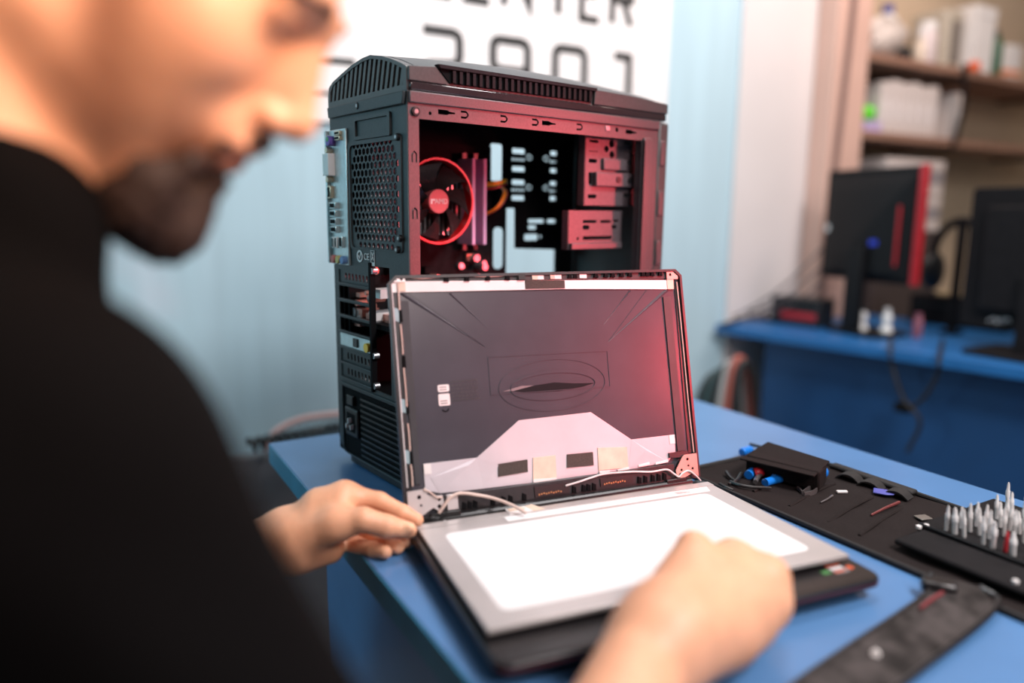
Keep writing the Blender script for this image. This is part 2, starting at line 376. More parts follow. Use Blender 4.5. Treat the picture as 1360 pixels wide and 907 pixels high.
# -- slot covers
for k, zt in enumerate(slots):
    zt0 = zt-.0165
    if k in (0, 5, 6):
        hs = [[(.100+j*.0095, zt0+.004), (.1045+j*.0095, zt0+.004), (.1025+j*.0095+.003, zt-.004), (.098+j*.0095+.003, zt-.004)] for j in range(7)]
        plate('slot_cover', rect(.093, .178, zt0, zt), hs, .0012, m_steel, rp, 'x', .0012)
    elif k == 4:
        o = MB().box(-.0012, .0006, .093, .178, zt0, zt).build('card_bracket', m_shield, rp, bev=.0004)
        MB().box(-.003, -.001, .1275, .139, zt0+.003, zt-.0025).build('card_port', m_black, rp)
        MB().cyl((-.006, .0985, zt0+.0075), (-.001, .0985, zt0+.0075), .0058, n=16).build('coax_jack', mat('brass_yellow', (.85, .55, .08), .35, .5), rp)
    MB().box(-.0035, -.0008, .090, .181, zt-.0190, zt-.0165).build('slot_rib', m_steel, rp, bev=.0008)
MB().box(-.004, .003, .086, .0905, .112, .272).build('slot_edge', m_dark, rp)
MB().box(-.003, -.0008, .028, .182, .1045, .1095).build('psu_ledge', m_steel, rp, bev=.0008)
for z in (.262, .158, .120): MB().cyl((-.003, .0845, z), (.004, .0845, z), .0038, n=12).build('bracket_screw', m_alum, rp)
# -- power supply with a socket, switch and vent bars
ps = MB().box(.0012, .145, .014, .178, .0135, .1035).build('power_supply', m_dark, tw)
MB().box(-.003, .0012, .132, .168, .040, .078).build('socket_frame', m_black, ps, bev=.002)
MB().box(-.0034, -.003, .139, .162, .046, .071).build('socket_recess', m_dark, ps)
for dy, dz in ((0, .004), (-.006, -.004), (.006, -.004)): MB().box(-.008, -.003, .1495+dy-.001, .1495+dy+.001, .058+dz-.003, .058+dz+.003).build('socket_pin', m_print, ps)
MB().box(-.004, .0012, .143, .160, .082, .095).build('power_switch', m_black, ps, bev=.001)
for j in range(11):
    MB().box(-.0012, .0012, .020, .126, .0185+j*.0075, .0215+j*.0075).build('vent_bar', m_black, ps)
# -- top cover: swelling arch over the case
prof = [(0, 0), (.0, .024), (.010, .0285), (.030, .0355), (.055, .0425), (.080, .0470), (.100, .0462), (.125, .0425), (.152, .0362), (.178, .0295), (.190, .0235), (.1935, .012), (.1935, 0)]
def khe(x): return 1+.20*math.sin(math.pi*min(1, max(0, x/.405))) if x < .405 else 1-.35*(x-.405)/.02
NP = len(prof); b = MB(); xs = [.012+.408*i/24 for i in range(25)]
v = [(x, p[0], TWZ+p[1]*khe(x)) for x in xs for p in prof]
f = [(i*NP+k, i*NP+(k+1) % NP, (i+1)*NP+(k+1) % NP, (i+1)*NP+k) for i in range(24) for k in range(NP)]+[tuple(range(NP))[::-1], tuple(range(24*NP, 25*NP))]
cv = b.add(v, f).build('top_cover', m_cover, tw, smooth=True)
arch = [(p[0], TWZ+p[1]) for p in prof]
inn = [(.008, TWZ+.006), (.0075, TWZ+.0225), (.030, TWZ+.0315), (.055, TWZ+.0385), (.080, TWZ+.043), (.100, TWZ+.0422), (.125, TWZ+.0385), (.152, TWZ+.0322), (.178, TWZ+.0255), (.1865, TWZ+.018), (.1875, TWZ+.006)]
plate('louvre_frame', arch, [inn], .013, m_slat, cv, 'x', .0055)
def zt_at(y):
    P = sorted([(p[0], p[1]) for p in inn[1:-1]])
    for (a, za), (c, zc) in zip(P, P[1:]):
        if a <= y <= c: return za+(zc-za)*(y-a)/(c-a)
    return P[0][1] if y < P[0][0] else P[-1][1]
for j in range(16):
    y = .014+j*.0112; top = zt_at(max(.0075, y-.009))
    lean = .30*(top-TWZ-.006)
    MB().prism([(y-.0028, TWZ+.005), (y+.0028, TWZ+.005), (y+.0028-lean, top+.001), (y-.0028-lean, top+.001)], .0, .010, 'x').build('louvre_slat', m_slat, cv)
# glossy trim strip and the side grille
gl = MB().box(.002, .418, -.0035, .002, TWZ, TWZ+.0095).build('gloss_strip', m_gloss, cv, bev=.0015)
sgx0, sgx1 = .050, .272
gr = MB().prism([(sgx0-.012, TWZ+.0275), (sgx0+.004, TWZ+.012), (sgx1, TWZ+.012), (sgx1+.004, TWZ+.0275)], -.0015, .0005, 'y').build('side_grille', m_dark, cv)
for j in range(24):
    x = sgx0+.008+j*(sgx1-sgx0-.012)/23
    MB().box(x-.0022, x+.0018, -.0048, -.0012, TWZ+.0125, TWZ+.0255).build('grille_rib', m_gloss, cv)
MB().prism([(sgx0-.014, TWZ+.030), (sgx0-.011, TWZ+.0262), (sgx1+.006, TWZ+.0262), (sgx1+.006, TWZ+.030)], -.006, .003, 'y').build('grille_rim', m_gloss, cv)
MB().prism([(.0, TWZ+.0098), (.049, TWZ+.0098), (.034, TWZ+.0275), (.0, TWZ+.0245)], -.004, .003, 'y').build('cover_cheek', m_cover, cv, bev=.0008)
MB().prism([(.275, TWZ+.0098), (.420, TWZ+.0098), (.420, TWZ+.023), (.345, TWZ+.0275), (.277, TWZ+.0285)], -.004, .003, 'y').build('cover_cheek', m_cover, cv, bev=.0008)
# -- side rails: one sheet with the big opening and its punched slots
hs = [[(.0135, .055), (.372, .055), (.372, .4325), (.0135, .4325)]]
def uslot(x, z, w=.0105, h=.0085):
    t = .0022
    return [(x, z), (x+w-.003, z), (x+w, z+.003), (x+w, z+h-.003), (x+w-.003, z+h), (x, z+h), (x, z+h-t), (x+w-.0035, z+h-t), (x+w-t, z+h-.0035), (x+w-t, z+.0035), (x+w-.0035, z+t), (x, z+t)]
for x in (.069, .1255, .174, .2485): hs.append(uslot(x, .4375))
for x in (.0385, .190, .339): hs.append([(x, .4395), (x+.012, .4395), (x+.015, .4408), (x+.0225, .4412), (x+.0225, .4428), (x+.015, .4434), (x+.012, .4448), (x, .4448)])
hs.append(circ(.028, .4395, .002, 8)); hs.append(circ(.322, .4432, .003, 10))
for z in (.386, .325, .215, .150):
    t = .0018; x = .0035; w = .0072; h = .0125
    hs.append([(x, z), (x+t, z), (x+t, z+h-.004), (x+.0036, z+h-t), (x+w-t, z+h-.004), (x+w-t, z), (x+w, z), (x+w, z+h-.003), (x+w-.003, z+h), (x+.003, z+h), (x, z+h-.003)])
sf = plate('side_frame', [(0, .014), (.405, .014), (.405, TWZ-.0005), (0, TWZ-.0005)], hs, .0015, m_rail, tw, 'y', 0)
MB().box(.0006, .405, -.004, -.0007, .4485, TWZ-.0005).build('top_rail', m_rail, sf, bev=.0012)
MB().box(.0006, .013, .001, .016, .03, .4585).build('rear_post', m_rail, sf)
o = MB().cyl((.0087, -.0035, .4397), (.0087, .001, .4397), .0052, n=16).build('corner_screw', m_black, sf, bev=.0008)
MB().cyl((.0087, -.0040, .4397), (.0087, -.0034, .4397), .0026, n=10).build('screw_slot', m_alum, sf)
MB().box(.300, .308, -.002, -.0006, .4405, .4468).build('rail_clip', m_alum, sf, bev=.0006)
MB().box(.3735, .389, -.0045, -.0007, .03, .436).build('front_post', m_rail, sf, bev=.001)
MB().box(.3735, .376, -.006, .012, .05, .4325).build('post_lip', m_rail, sf)
plate('far_frame', rect(0, .405, .014, TWZ-.0005), [rect(.02, .385, .04, .44)], .0015, m_steel, tw, 'y', .1905)
MB().box(.001, .404, .002, .1895, .457, .4605).build('roof_plate', m_dark, tw)
MB().box(.001, .404, .002, .1895, .013, .0155).build('floor_plate', m_dark, tw)
fp = MB().prism([(0, .006), (.191, .006), (.193, .46), (-.002, .46)], .4055, .427, 'x').build('front_panel', m_cover, tw, bev=.004)
for z in (.40, .33, .26, .19): MB().box(.409, .420, -.0035, .002, z, z+.035).build('front_vent', m_rail, fp, bev=.001)
for x, y in ((.03, .02), (.03, .17), (.37, .02), (.37, .17)): MB().box(x-.015, x+.015, y-.012, y+.012, 0, .0135).build('foot', m_black, tw, bev=.002)
MB().box(.0, .02, .004, .16, .002, .0125).build('rear_skirt', m_black, tw, bev=.002)
# -- inside: board tray with cut-outs that show the wall beyond
TY = .168
hs = [rrect(.2365, .2585, .378, .431, .004), rrect(.2425, .2612, .249, .311, .007),
      [(.267, .339), (.283, .339), (.2838, .279), (.3745, .275), (.3745, .20), (.267, .20)]]
for z in (.422, .396, .3765, .3535):
    hs.append(rrect(.277, .3015, z-.003, z+.0045, .002)); hs.append(rrect(.3525, .368, z-.002, z+.0045, .002))
for z in (.4105, .366):
    for j in range(5): hs.append(rect(.2765+j*.0052, .2800+j*.0052, z-.002, z+.002))
    for j in range(3): hs.append(rect(.3525+j*.0055, .3565+j*.0055, z-.002, z+.002))
for z in (.4148, .3705):
    for x in (.310, .344):
        hs.append([(x-.007, z+.001), (x, z+.005), (x+.007, z+.001), (x+.005, z+.0005), (x, z+.003), (x-.005, z+.0005)])
        hs.append([(x-.007, z-.001), (x, z-.005), (x+.007, z-.001), (x+.005, z-.0005), (x, z-.003), (x-.005, z-.0005)])
hs += [rrect(.3095, .3415, .3168, .3228, .002), rrect(.348, .3712, .3168, .3228, .002), rrect(.3095, .3256, .3072, .3135, .002), rrect(.302, .3292, .2902, .3002, .003), circ(.335, .296, .0025, 8)]
hs.append(rrect(.05, .2, .06, .10, .01))
tr = plate('board_tray', rect(.001, .404, .016, .457), hs, .0012, m_dark, tw, 'y', TY)
pcb = MB().box(.004, .232, .1595, .1625, .165, .425).build('motherboard', m_pcb, tw)
# cooler
hx, hz = .1105, .3462
hs_ = MB()
for j in range(14): hs_.box(hx-.046+j*.0072-.001, hx-.046+j*.0072+.001, .128, .158, hz-.044, hz+.044)
cl = hs_.build('heatsink', m_alum, tw)
b = MB(); n = 48; v = []; f = []
for i in range(n):
    a = 2*math.pi*i/n
    for r, y in ((.0560, .110), (.0560, .126), (.0525, .126), (.0525, .110)): v.append((hx+r*math.cos(a), y, hz+r*math.sin(a)))
for i in range(n):
    for k in range(4): f.append((i*4+k, i*4+(k+1) % 4, ((i+1) % n)*4+(k+1) % 4, ((i+1) % n)*4+k))
fn = b.add(v, f).build('fan_ring', m_red, tw, bev=.0006)
MB().cyl((hx-.001, .1085, hz), (hx-.001, .127, hz), .0158, n=28).build('fan_hub', m_hub, fn, bev=.001)
text('hub_logo', 'AMD', .0092, m_print, fn, frameM((hx+.0025, .1083, hz-.0002), (1, 0, 0), (0, 0, 1)), .0003)
plate('hub_logo_arrow', [(hx-.0135, hz+.003), (hx-.0135, hz-.0035), (hx-.011, hz-.0035), (hx-.011, hz+.0007), (hx-.0068, hz+.0007), (hx-.0068, hz+.003)], [], .0006, m_print, fn, 'y', .1083)
m_blade = mat('fan_blade_black', (.02, .017, .018), .22, coat=.3)
for k in range(7):
    a0 = 2*math.pi*k/7+.35; v = []; f = []
    for i in range(7):
        t = i/6; r = .0155+.0355*t
        for q in (-1, 1):
            a = a0-.35*t+q*(.26+.10*t); v.append((hx+r*math.cos(a), .1165+q*.006, hz+r*math.sin(a)))
            v.append((hx+r*math.cos(a), .1178+q*.006, hz+r*math.sin(a)))
    for i in range(6):
        q = i*4; f += [(q, q+2, q+6, q+4), (q+1, q+5, q+7, q+3), (q, q+4, q+5, q+1), (q+2, q+3, q+7, q+6)]
    f += [(0, 1, 3, 2), (24, 26, 27, 25)]
    MB().add(v, f).build('fan_blade', m_blade, fn, smooth=True)
MB().box(.0165, .022, .10, .16, .29, .4185).build('io_cover', m_rail, tw, bev=.001)
MB().box(.0205, .0235, .06, .10, .288, .415).build('cover_flange', m_rail, tw, bev=.0006)
for x in (.1765, .1955):
    r = MB().box(x-.0028, x+.0028, .124, .1595, .288, .405).build('memory_stick', m_ram, tw, bev=.0008)
    for z in (.409, .284): MB().box(x-.0032, x+.0032, .146, .1595, z-.004, z+.004).build('memory_latch', m_black, r)
m_copper = mat('capacitor_copper', (.55, .25, .20), .35, .5)
rnd = random.Random(3)
for j in range(34):
    x = .03+rnd.random()*.19; z = .17+rnd.random()*.10; h = .006+rnd.random()*.016
    if j % 3: MB().cyl((x, .1595-h, z), (x, .1595, z), .0035+rnd.random()*.002, n=10).build('capacitor', m_copper if j % 2 else m_alum, pcb)
    else: MB().box(x-.006, x+.006, .1595-h*.7, .1595, z-.005, z+.005).build('board_chip', m_pcb if j % 2 else m_copper, pcb, bev=.0006)
for j in range(12):
    x = .028+rnd.random()*.035; z = .30+rnd.random()*.11
    MB().cyl((x, .145, z), (x, .1595, z), .0042, n=10).build('capacitor', m_alum, pcb)
for j in range(16):
    y = .098+rnd.random()*.06; z = .178+rnd.random()*.058; h = .004+rnd.random()*.008
    if j % 2: MB().cyl((.008, y, z), (.03, y, z), h*.55, n=10).build('capacitor', (m_copper, m_alum)[j % 4 == 1], pcb)
    else: MB().box(.010, .035, y-h, y+h, z-h*.5, z+h*.5).build('board_chip', (m_copper, m_print)[j % 4 == 0], pcb)
gc = MB().box(.006, .19, .06, .158, .190, .1965).build('expansion_card', m_pcb, tw)
for j in range(9):
    x = .02+j*.018; MB().box(x, x+.010, .07+rnd.random()*.05, .085+rnd.random()*.06, .1965, .204+rnd.random()*.01).build('card_chip', (m_copper, m_alum, m_black)[j % 3], gc)
for j, (c, x) in enumerate((((.9, .45, .02), .0), ((.9, .25, .02), .002), ((.85, .55, .05), .004), ((.02, .02, .02), .006), ((.5, .03, .03), .008))):
    M_ = mat('wire_%d' % j, c, .45)
    MB().tube([(.203, .15, .372-x), (.215, .128, .374-x), (.235, .13, .378-x*.8), (.252, .150, .379-x*.6), (.258, .166, .379-x*.6)], .0013, 6).build('power_wire', M_, tw, smooth=True)
for j, c in enumerate(((.9, .28, .02), (.9, .38, .03), (.25, .03, .05))):
    MB().tube([(.203+.003*j, .15, .325), (.216+.003*j, .125, .34), (.233+.003*j, .13, .360), (.25, .162, .372)], .0014, 6).build('power_wire', mat('wire_b%d' % j, c, .45), tw, smooth=True)
MB().box(.2035, .2135, .148, .1595, .318, .372).build('power_connector', m_black, tw, bev=.001)
# drive cages
def cage(x0, x1, z0, z1, y, hl, name, lean=0):
    o = plate(name, [(x0, z0), (x1-lean, z0), (x1, z1), (x0, z1)], hl, .0014, m_cage, tw, 'y', y)
    MB().box(x0-.001, x0+.001, y, y+.012, z0, z1).build('cage_side', m_cage, o)
    MB().box(x1-.002, x1, y, y+.012, z0, z1).build('cage_side', m_cage, o)
    MB().box(x0, x1-lean, y, y+.012, z0, z0+.0015).build('cage_floor', m_cage, o)
    return o
hl = [rrect(.2985, .3165, .4275, .431, .0015), rrect(.2985, .314, .4005, .406, .002), rrect(.2985, .315, .353, .3585, .002), rrect(.366, .381, .429, .4325, .001), rrect(.369, .384, .402, .407, .002), rrect(.369, .384, .356, .361, .002),
      circ(.342, .428, .0055, 12), circ(.332, .4205, .0045, 12), circ(.343, .4135, .005, 12), rrect(.299, .305, .372, .388, .002), rrect(.2985, .316, .4155, .4165, .0004)]
for j in range(5): hl.append(circ(.367+j*.0038, .4185, .0012, 6))
cg = cage(.2925, .3985, .3435, .4365, .028, hl, 'drive_cage')
MB().box(.323, .371, .0225, .028, .392, .4075).build('cage_emboss', m_cage, cg, bev=.0012)
ss = MB().box(.306, .396, .019, .0275, .3695, .3885).build('drive_latch', m_cage, cg, bev=.001)
for x in (.349, .372): MB().cyl((x, .0178, .379), (x, .0195, .379), .0045, n=12).build('latch_button', m_black, cg)
hl = [rrect(.2925, .3185, .3195, .3235, .001), rrect(.326, .347, .3195, .3235, .001), rrect(.352, .362, .321, .3245, .001), rrect(.2925, .305, .3105, .3165, .002), rrect(.349, .3595, .3115, .3165, .002), rrect(.293, .3495, .2965, .3015, .001), circ(.2835, .2985, .0022, 8)]
for j in range(6): hl.append(circ(.284+j*.0125, .288, .0016, 8))
cg2 = cage(.2665, .370, .2835, .3365, .03, hl, 'disk_bracket', .003)
MB().box(.268, .366, .024, .030, .2838, .2925).build('bracket_lip', m_cage, cg2, bev=.001)
# ================================================================== LAPTOP
m_lap = mat('laptop_black_plastic', (.014, .012, .013), .3, var=.15, scale=200)
m_lid = mat('lid_inner_plastic', (.060, .058, .072), .26, var=.07, scale=18, bump=.015, bscale=500, spec=.6)
m_rim = mat('lid_rim_plastic', (.028, .024, .027), .4, var=.15, scale=90)
m_foam = mat('lid_foam_strip', (.035, .036, .042), .6, var=.1)
m_foil = mat('lid_silver_foil', (.62, .58, .62), .42, .15, var=.05, scale=14, bump=.06, bscale=120)
m_tapew = mat('white_adhesive_tape', (.82, .78, .77), .4, var=.03)
m_tapec = mat('cream_tape', (.74, .58, .46), .5, var=.08, scale=60)
m_felt = mat('brown_speckled_felt', (.035, .030, .027), .9, col2=(.085, .072, .063), scale=1400)
m_wire = mat('cream_wire', (.66, .50, .44), .45)
m_wwire = mat('white_wire', (.70, .66, .66), .45)
m_brk = mat('hinge_plate', (.66, .60, .60), .35, .35, var=.05)
m_brkc = mat('hinge_plate_pink', (.66, .42, .36), .38, .35, var=.05)  # pinkish version of the hinge plate tone
m_teal = mat('teal_tape', (.30, .42, .46), .4)
m_gcb = mat('lid_circuit_strip', (.03, .016, .018), .4)
m_cu = mat('copper_contacts', (.65, .30, .14), .35, .6)
LYAW, LT = -.1366, .2421
lp = thing('laptop', 'black laptop with its lid open and the screen taken out', 'laptop', (.2331, .412, 0), LYAW)
BW = .366; BT = .0200
out = rrect(0, BW, 0, .262, .012, 5)
bb = bmesh.new()
def loft(sections, name, mt, parent, smooth=True):
    n = len(sections[0][0]); v = []; f = []
    for poly, z in sections: v += [(p[0], p[1], z) for p in poly]
    for i in range(len(sections)-1):
        for k in range(n): f.append((i*n+k, i*n+(k+1) % n, (i+1)*n+(k+1) % n, (i+1)*n+k))
    f += [tuple(range(n))[::-1], tuple(range((len(sections)-1)*n, len(sections)*n))]
    return MB().add(v, f).build(name, mt, parent, smooth=smooth)
bs = loft([(rrect(.012, BW-.012, .014, .252, .010, 5), .003), (rrect(.002, BW-.002, .002, .261, .012, 5), .0105), (rrect(0, BW, 0, .262, .012, 5), .0125), (rrect(0, BW, 0, .262, .012, 5), .0188), (rrect(.0012, BW-.0012, .0012, .261, .011, 5), BT)], 'base', m_lap, lp)
MB().prism(rrect(.004, BW-.004, .004, .236, .010, 5), BT, BT+.0004).build('palm_rest', m_lap, bs)
MB().prism(rrect(.115, .223, .012, .082, .004), BT+.0004, BT+.0007).build('touchpad', m_blackm, bs)
MB().prism(rrect(.012, BW-.012, .095, .218, .004), BT+.0004, BT+.0008).build('keyboard_well', m_blackm, bs)
m_redl = mat('dark_red_edge', (.16, .02, .025), .3)
MB().prism(rrect(-.0003, BW+.0003, -.0003, .20, .012, 5), .0150, .0158).build('edge_line', m_redl, bs)
for x, y in ((.03, .03), (BW-.03, .03), (.03, .235), (BW-.03, .235)): MB().cyl((x, y, 0), (x, y, .004), .008, n=14).build('rubber_foot', m_black, bs)
# stickers on the palm rest (front right)
def w2l(p): d = Vector((p[0]-.2331, p[1]-.412, 0)); c, s_ = math.cos(-LYAW), math.sin(-LYAW); return (d.x*c-d.y*s_, d.x*s_+d.y*c)
m_grey = mat('sticker_grey', (.24, .21, .21), .5); m_or = mat('sticker_orange', (.55, .09, .03), .45); m_gr = mat('sticker_green', (.06, .20, .06), .45)
sx, sy = w2l(onz(1112, 756, BT))
MB().box(sx-.008, sx+.008, sy-.0075, sy+.0075, BT+.0004, BT+.0007).build('sticker', m_grey, bs)
for j in range(3): MB().box(sx-.008, sx+.004+.002*j, sy-.006+j*.0055, sy-.0035+j*.0055, BT+.0007, BT+.0009).build('sticker_print', (m_or, m_print, m_or)[j], bs)
MB().cyl((sx+.0125, sy-.002, BT+.0004), (sx+.0125, sy-.002, BT+.0008), .0036, n=14).build('sticker', m_or, bs)
sx, sy = w2l(onz(1097, 761, BT)); MB().box(sx-.0045, sx+.0045, sy-.003, sy+.003, BT+.0004, BT+.0007).build('sticker', m_gr, bs)
MB().cyl((.015, .2584, .0205), (.345, .2584, .0205), .0055, n=14).build('hinge_barrel', m_black, lp)
# ---- the lid (x right, z up, y backwards)
LH = .2505
def inset(d): return [(d, 0+d*.3), (d, .243-d*.4), (.008+d*.4, LH-d), (.351-d*.4, LH-d), (.359-d, .243-d*.4), (.359-d, 0+d*.3)]
ld = MB().prism(inset(0), .0035, .0075, 'y').build('lid', m_lid, lp, bev=.0008)
ld.location = (0, .2584, .0245); ld.rotation_euler = (-LT, 0, 0)
plate('rim', inset(0), [[(.0030, .004), (.0030, .2415), (.0095, LH-.003), (.3495, LH-.003), (.356, .2415), (.356, .004)]], .0050, m_rim, ld, 'y', .0015)
Y0 = .0035   # inner surface
def flat(name, poly, mt, t=.0006, y=Y0): return MB().prism(poly, y-t, y, 'y').build(name, mt, ld)
# top edge: ledge, white strip, camera board, clips, wire
flat('top_ledge', [(.008, .2415), (.352, .2395), (.352, .2475), (.010, .2475)], m_rim, .0014)
flat('adhesive_strip', [(.0030, .2335), (.2, .2312), (.348, .2265), (.348, .2375), (.2, .2415), (.0035, .2448)], m_tapew, .0020)
flat('felt_pad', [(.1535, .2325), (.2020, .2318), (.2023, .2408), (.1538, .2422)], m_felt, .0026)
flat('tape_tab', [(.0110, .2345), (.0180, .2342), (.0183, .2445), (.0113, .2448)], m_tapec, .0028)
flat('tape_tab', [(.3385, .2268), (.3475, .2265), (.3478, .2385), (.3388, .2388)], m_tapec, .0028)
MB().tube([(x, .0005, z) for x, z in ((.0200, .2487), (.0291, .2478), (.038, .2472), (.050, .2480), (.0716, .2488), (.090, .2486), (.101, .2476), (.118, .2474), (.130, .2482), (.1445, .2497))], .0009, 6).build('camera_wire', m_wire, ld, smooth=True)
cb = flat('camera_board', [(.1445, .2425), (.2330, .2408), (.2330, .2478), (.1445, .2492)], m_gcb, .0026)
for a, c, mt in ((.1623, .1765, m_tapew), (.1623, .1690, m_tapec), (.1845, .1984, m_tapew), (.1845, .190, m_brkc), (.2215, .2306, m_tapew)):
    flat('board_label', [(a, .2428), (c, .2425), (c, .2472), (a, .2475)], mt, .0032 if mt is m_tapew else .0035)
MB().box(.1455, .1535, -.0012, Y0, .2428, .2492).build('wire_plug', m_black, ld)
for x in (.060, .083, .107, .130, .206, .213, .240, .253, .262, .274, .285, .303, .309, .316, .327): flat('bezel_clip', [(x, .2432), (x+.0055, .2428), (x+.0048, .2478), (x+.0012, .2478)], m_dark, .0040)
plate('corner_bracket', [(.0035, .2440), (.0180, .2440), (.0180, .2492), (.0105, .2492), (.0040, .2455)], [circ(.0142, .2470, .0018, 10), circ(.0085, .2460, .0009, 8)], .0012, m_brk, ld, 'y', .0005)
plate('corner_bracket', [(.3385, .2385), (.3540, .2385), (.3540, .2420), (.3470, .2480), (.3385, .2480)], [circ(.3435, .2440, .0018, 10)], .0012, m_brkc, ld, 'y', .0005)
# side strips, wires and tapes
flat('foam_strip', [(.0135, .0350), (.0190, .0350), (.0205, .2242), (.0102, .2242)], m_foam, .0016)
flat('foam_strip', [(.3325, .0335), (.3425, .0335), (.3425, .2180), (.3322, .2178)], m_foam, .0016)
flat('side_ledge', [(.0030, .030), (.0095, .030), (.0085, .233), (.0030, .233)], m_rim, .0012)
flat('side_ledge', [(.3475, .030), (.356, .030), (.356, .233), (.3500, .233)], m_rim, .0012)
MB().tube([(.0036, .0012, .2425), (.0036, .0012, .20), (.0040, .0012, .14), (.0042, .0012, .08), (.0046, .0012, .033)], .0008, 6).build('antenna_wire', m_wwire, ld, smooth=True)
for z0, z1 in ((.2430, .2150), (.2000, .1690), (.1550, .1150), (.0980, .0700), (.0560, .0340)):
    MB().tube([(.0098, .0010, z0), (.0102, .0008, (z0+z1)/2), (.0100, .0010, z1)], .0009, 6).build('antenna_wire', m_wire, ld, smooth=True)
for z, mt in ((.2100, m_teal), (.1160, m_teal), (.0640, m_teal)):
    flat('tape_patch', [(.0050, z-.006), (.0090, z-.0075), (.0100, z+.006), (.0050, z+.0075)], mt, .0020)
for z in (.1610, .2085, .1140, .0625): flat('tape_patch', [(.0092, z-.0055), (.0128, z-.006), (.0126, z+.0065), (.0095, z+.006)], m_dark, .0024)
MB().tube([(.3525, .001, .235), (.3530, .001, .16), (.3530, .001, .09), (.3540, .001, .03)], .0008, 6).build('antenna_wire', m_wire, ld, smooth=True)
# raised creases of the lid shell
def crease(a, b, w0, w1, h):
    a = Vector(a); b = Vector(b); d = (b-a).normalized(); n = Vector((-d.y, d.x))
    v = [(a.x+n.x*w0, Y0, a.y+n.y*w0), (a.x-n.x*w0, Y0, a.y-n.y*w0), (a.x, Y0-h, a.y), (b.x+n.x*w1, Y0, b.y+n.y*w1), (b.x-n.x*w1, Y0, b.y-n.y*w1), (b.x, Y0-.0001, b.y)]
    MB().add(v, [(0, 3, 5, 2), (2, 5, 4, 1), (0, 2, 1), (3, 4, 5)]).build('shell_crease', m_lid, ld)
for a, b, w_, h in (((.0137, .2329), (.1026, .1704), .0022, .0012), ((.0662, .2312), (.1068, .1908), .0014, .0009), ((.2880, .2266), (.2492, .1885), .0014, .0009), ((.3400, .2268), (.2527, .1679), .0026, .0014)): crease(a, b, w_, .0003, h)
for P in ([(.020, .2333), (.040, .2325), (.1010, .1718)], [(.335, .2268), (.312, .2280), (.2535, .1690)]):
    flat('shell_facet', P, m_lid, .0005)
# embossed logo field on the lid
def ring(name, outl, hole, t, mt): return plate(name, outl, [hole], t, mt, ld, 'y', Y0-t/2)
ring('logo_field', [(.1034, .1190), (.2506, .1165), (.2508, .1583), (.1034, .1605)], [(.1042, .1197), (.2498, .1173), (.2500, .1575), (.1042, .1597)], .0005, m_lid)
e1 = circ(.1790, .1245, .0660, 40, .0290); ring('logo_oval', e1, circ(.1790, .1245, .0648, 40, .0280), .0006, m_lid)
ring('logo_oval', circ(.1790, .1240, .052, 40, .0165), circ(.1790, .1225, .052, 40, .0150), .0008, m_lid)
m_smear = mat('lid_glossy_patch', (.02, .018, .02), .12, coat=.5)
flat('logo_patch', [(.1300, .1215), (.1480, .1180), (.1850, .1170), (.2150, .1195), (.2300, .1225), (.2050, .1240), (.1800, .1270), (.1550, .1255)], m_smear, .0004)
flat('logo_pale_patch', [(.1180, .1220), (.1300, .1215), (.1550, .1255), (.1400, .1262)], mat('pale_grey_patch', (.20, .18, .19), .35), .0003)  # lighter patch at the left end of the dark one
# labels and moulded print
for x0, x1, z0, z1 in ((.0450, .0575, .1270, .1345), (.0450, .0575, .1125, .1250)):
    o = MB().prism(rrect(x0, x1, z0, z1, .0015, 3), Y0-.0005, Y0, 'y').build('paper_label', m_tapew, ld)
    for j in range(2): flat('label_print', [(x0+.002, z0+.002+j*.0026), (x1-.003, z0+.002+j*.0026), (x1-.003, z0+.0028+j*.0026), (x0+.002, z0+.0028+j*.0026)], m_foam, .0007)
MB().tube([(.0485, Y0-.0003, .1085), (.0510, Y0-.0003, .1065), (.0535, Y0-.0003, .1068), (.0555, Y0-.0003, .1090)], .0007, 5).build('pen_mark', m_dark, ld)
b = MB(); rn = random.Random(5)
for r_ in range(6):
    x = .0595
    while x < .0895:
        wd = .0012+rn.random()*.003; zz = .1368-r_*.0039; b.box(x, x+wd, Y0-.0003, Y0, zz-.0011, zz+.0009); x += wd+.0007
b.build('moulded_print', m_foam, ld)
# silver foil along the bottom, slightly crumpled
P = [(.0234, .0548), (.0821, .0546), (.1334, .0892), (.2219, .0899), (.2713, .0538), (.3304, .0534), (.3293, .0330), (.3178, .0226), (.2640, .0200), (.1760, .0200), (.0865, .0214), (.0384, .0230), (.0234, .0280)]
flat('foil_sheet', P, m_foil, .0010)
yb = Y0-.0010
def tri(pts, mt=m_foil): 
    v = [(x, yb-h, z) for x, z, h in pts]; MB().add(v, [tuple(range(len(v)))]).build('foil_fold', mt, ld)
tri([(.0821, .0546, .0001), (.0720, .0480, .0022), (.0384, .0230, .0002), (.0300, .0400, .0003)])
tri([(.0821, .0546, .0001), (.0720, .0480, .0022), (.0384, .0230, .0002), (.0865, .0214, .0002)])
tri([(.0821, .0546, .0002), (.1060, .0440, .0012), (.0865, .0214, .0001)])
tri([(.2713, .0538, .0001), (.2880, .0400, .0018), (.3178, .0226, .0002), (.3250, .0420, .0003)])
tri([(.2713, .0538, .0001), (.2880, .0400, .0018), (.3178, .0226, .0002), (.2640, .0200, .0002)])
flat('felt_pad', [(.1042, .0318), (.1385, .0330), (.1393, .0462), (.1050, .0452)], m_felt, .0022)
flat('felt_pad', [(.1860, .0316), (.2192, .0304), (.2196, .0452), (.1873, .0461)], m_felt, .0022)
flat('cream_tape', [(.1440, .0235), (.1722, .0220), (.1731, .0468), (.1461, .0472)], m_tapec, .0020)
flat('cream_tape', [(.2250, .0240), (.2638, .0225), (.2640, .0460), (.2263, .0492)], m_tapec, .0020)
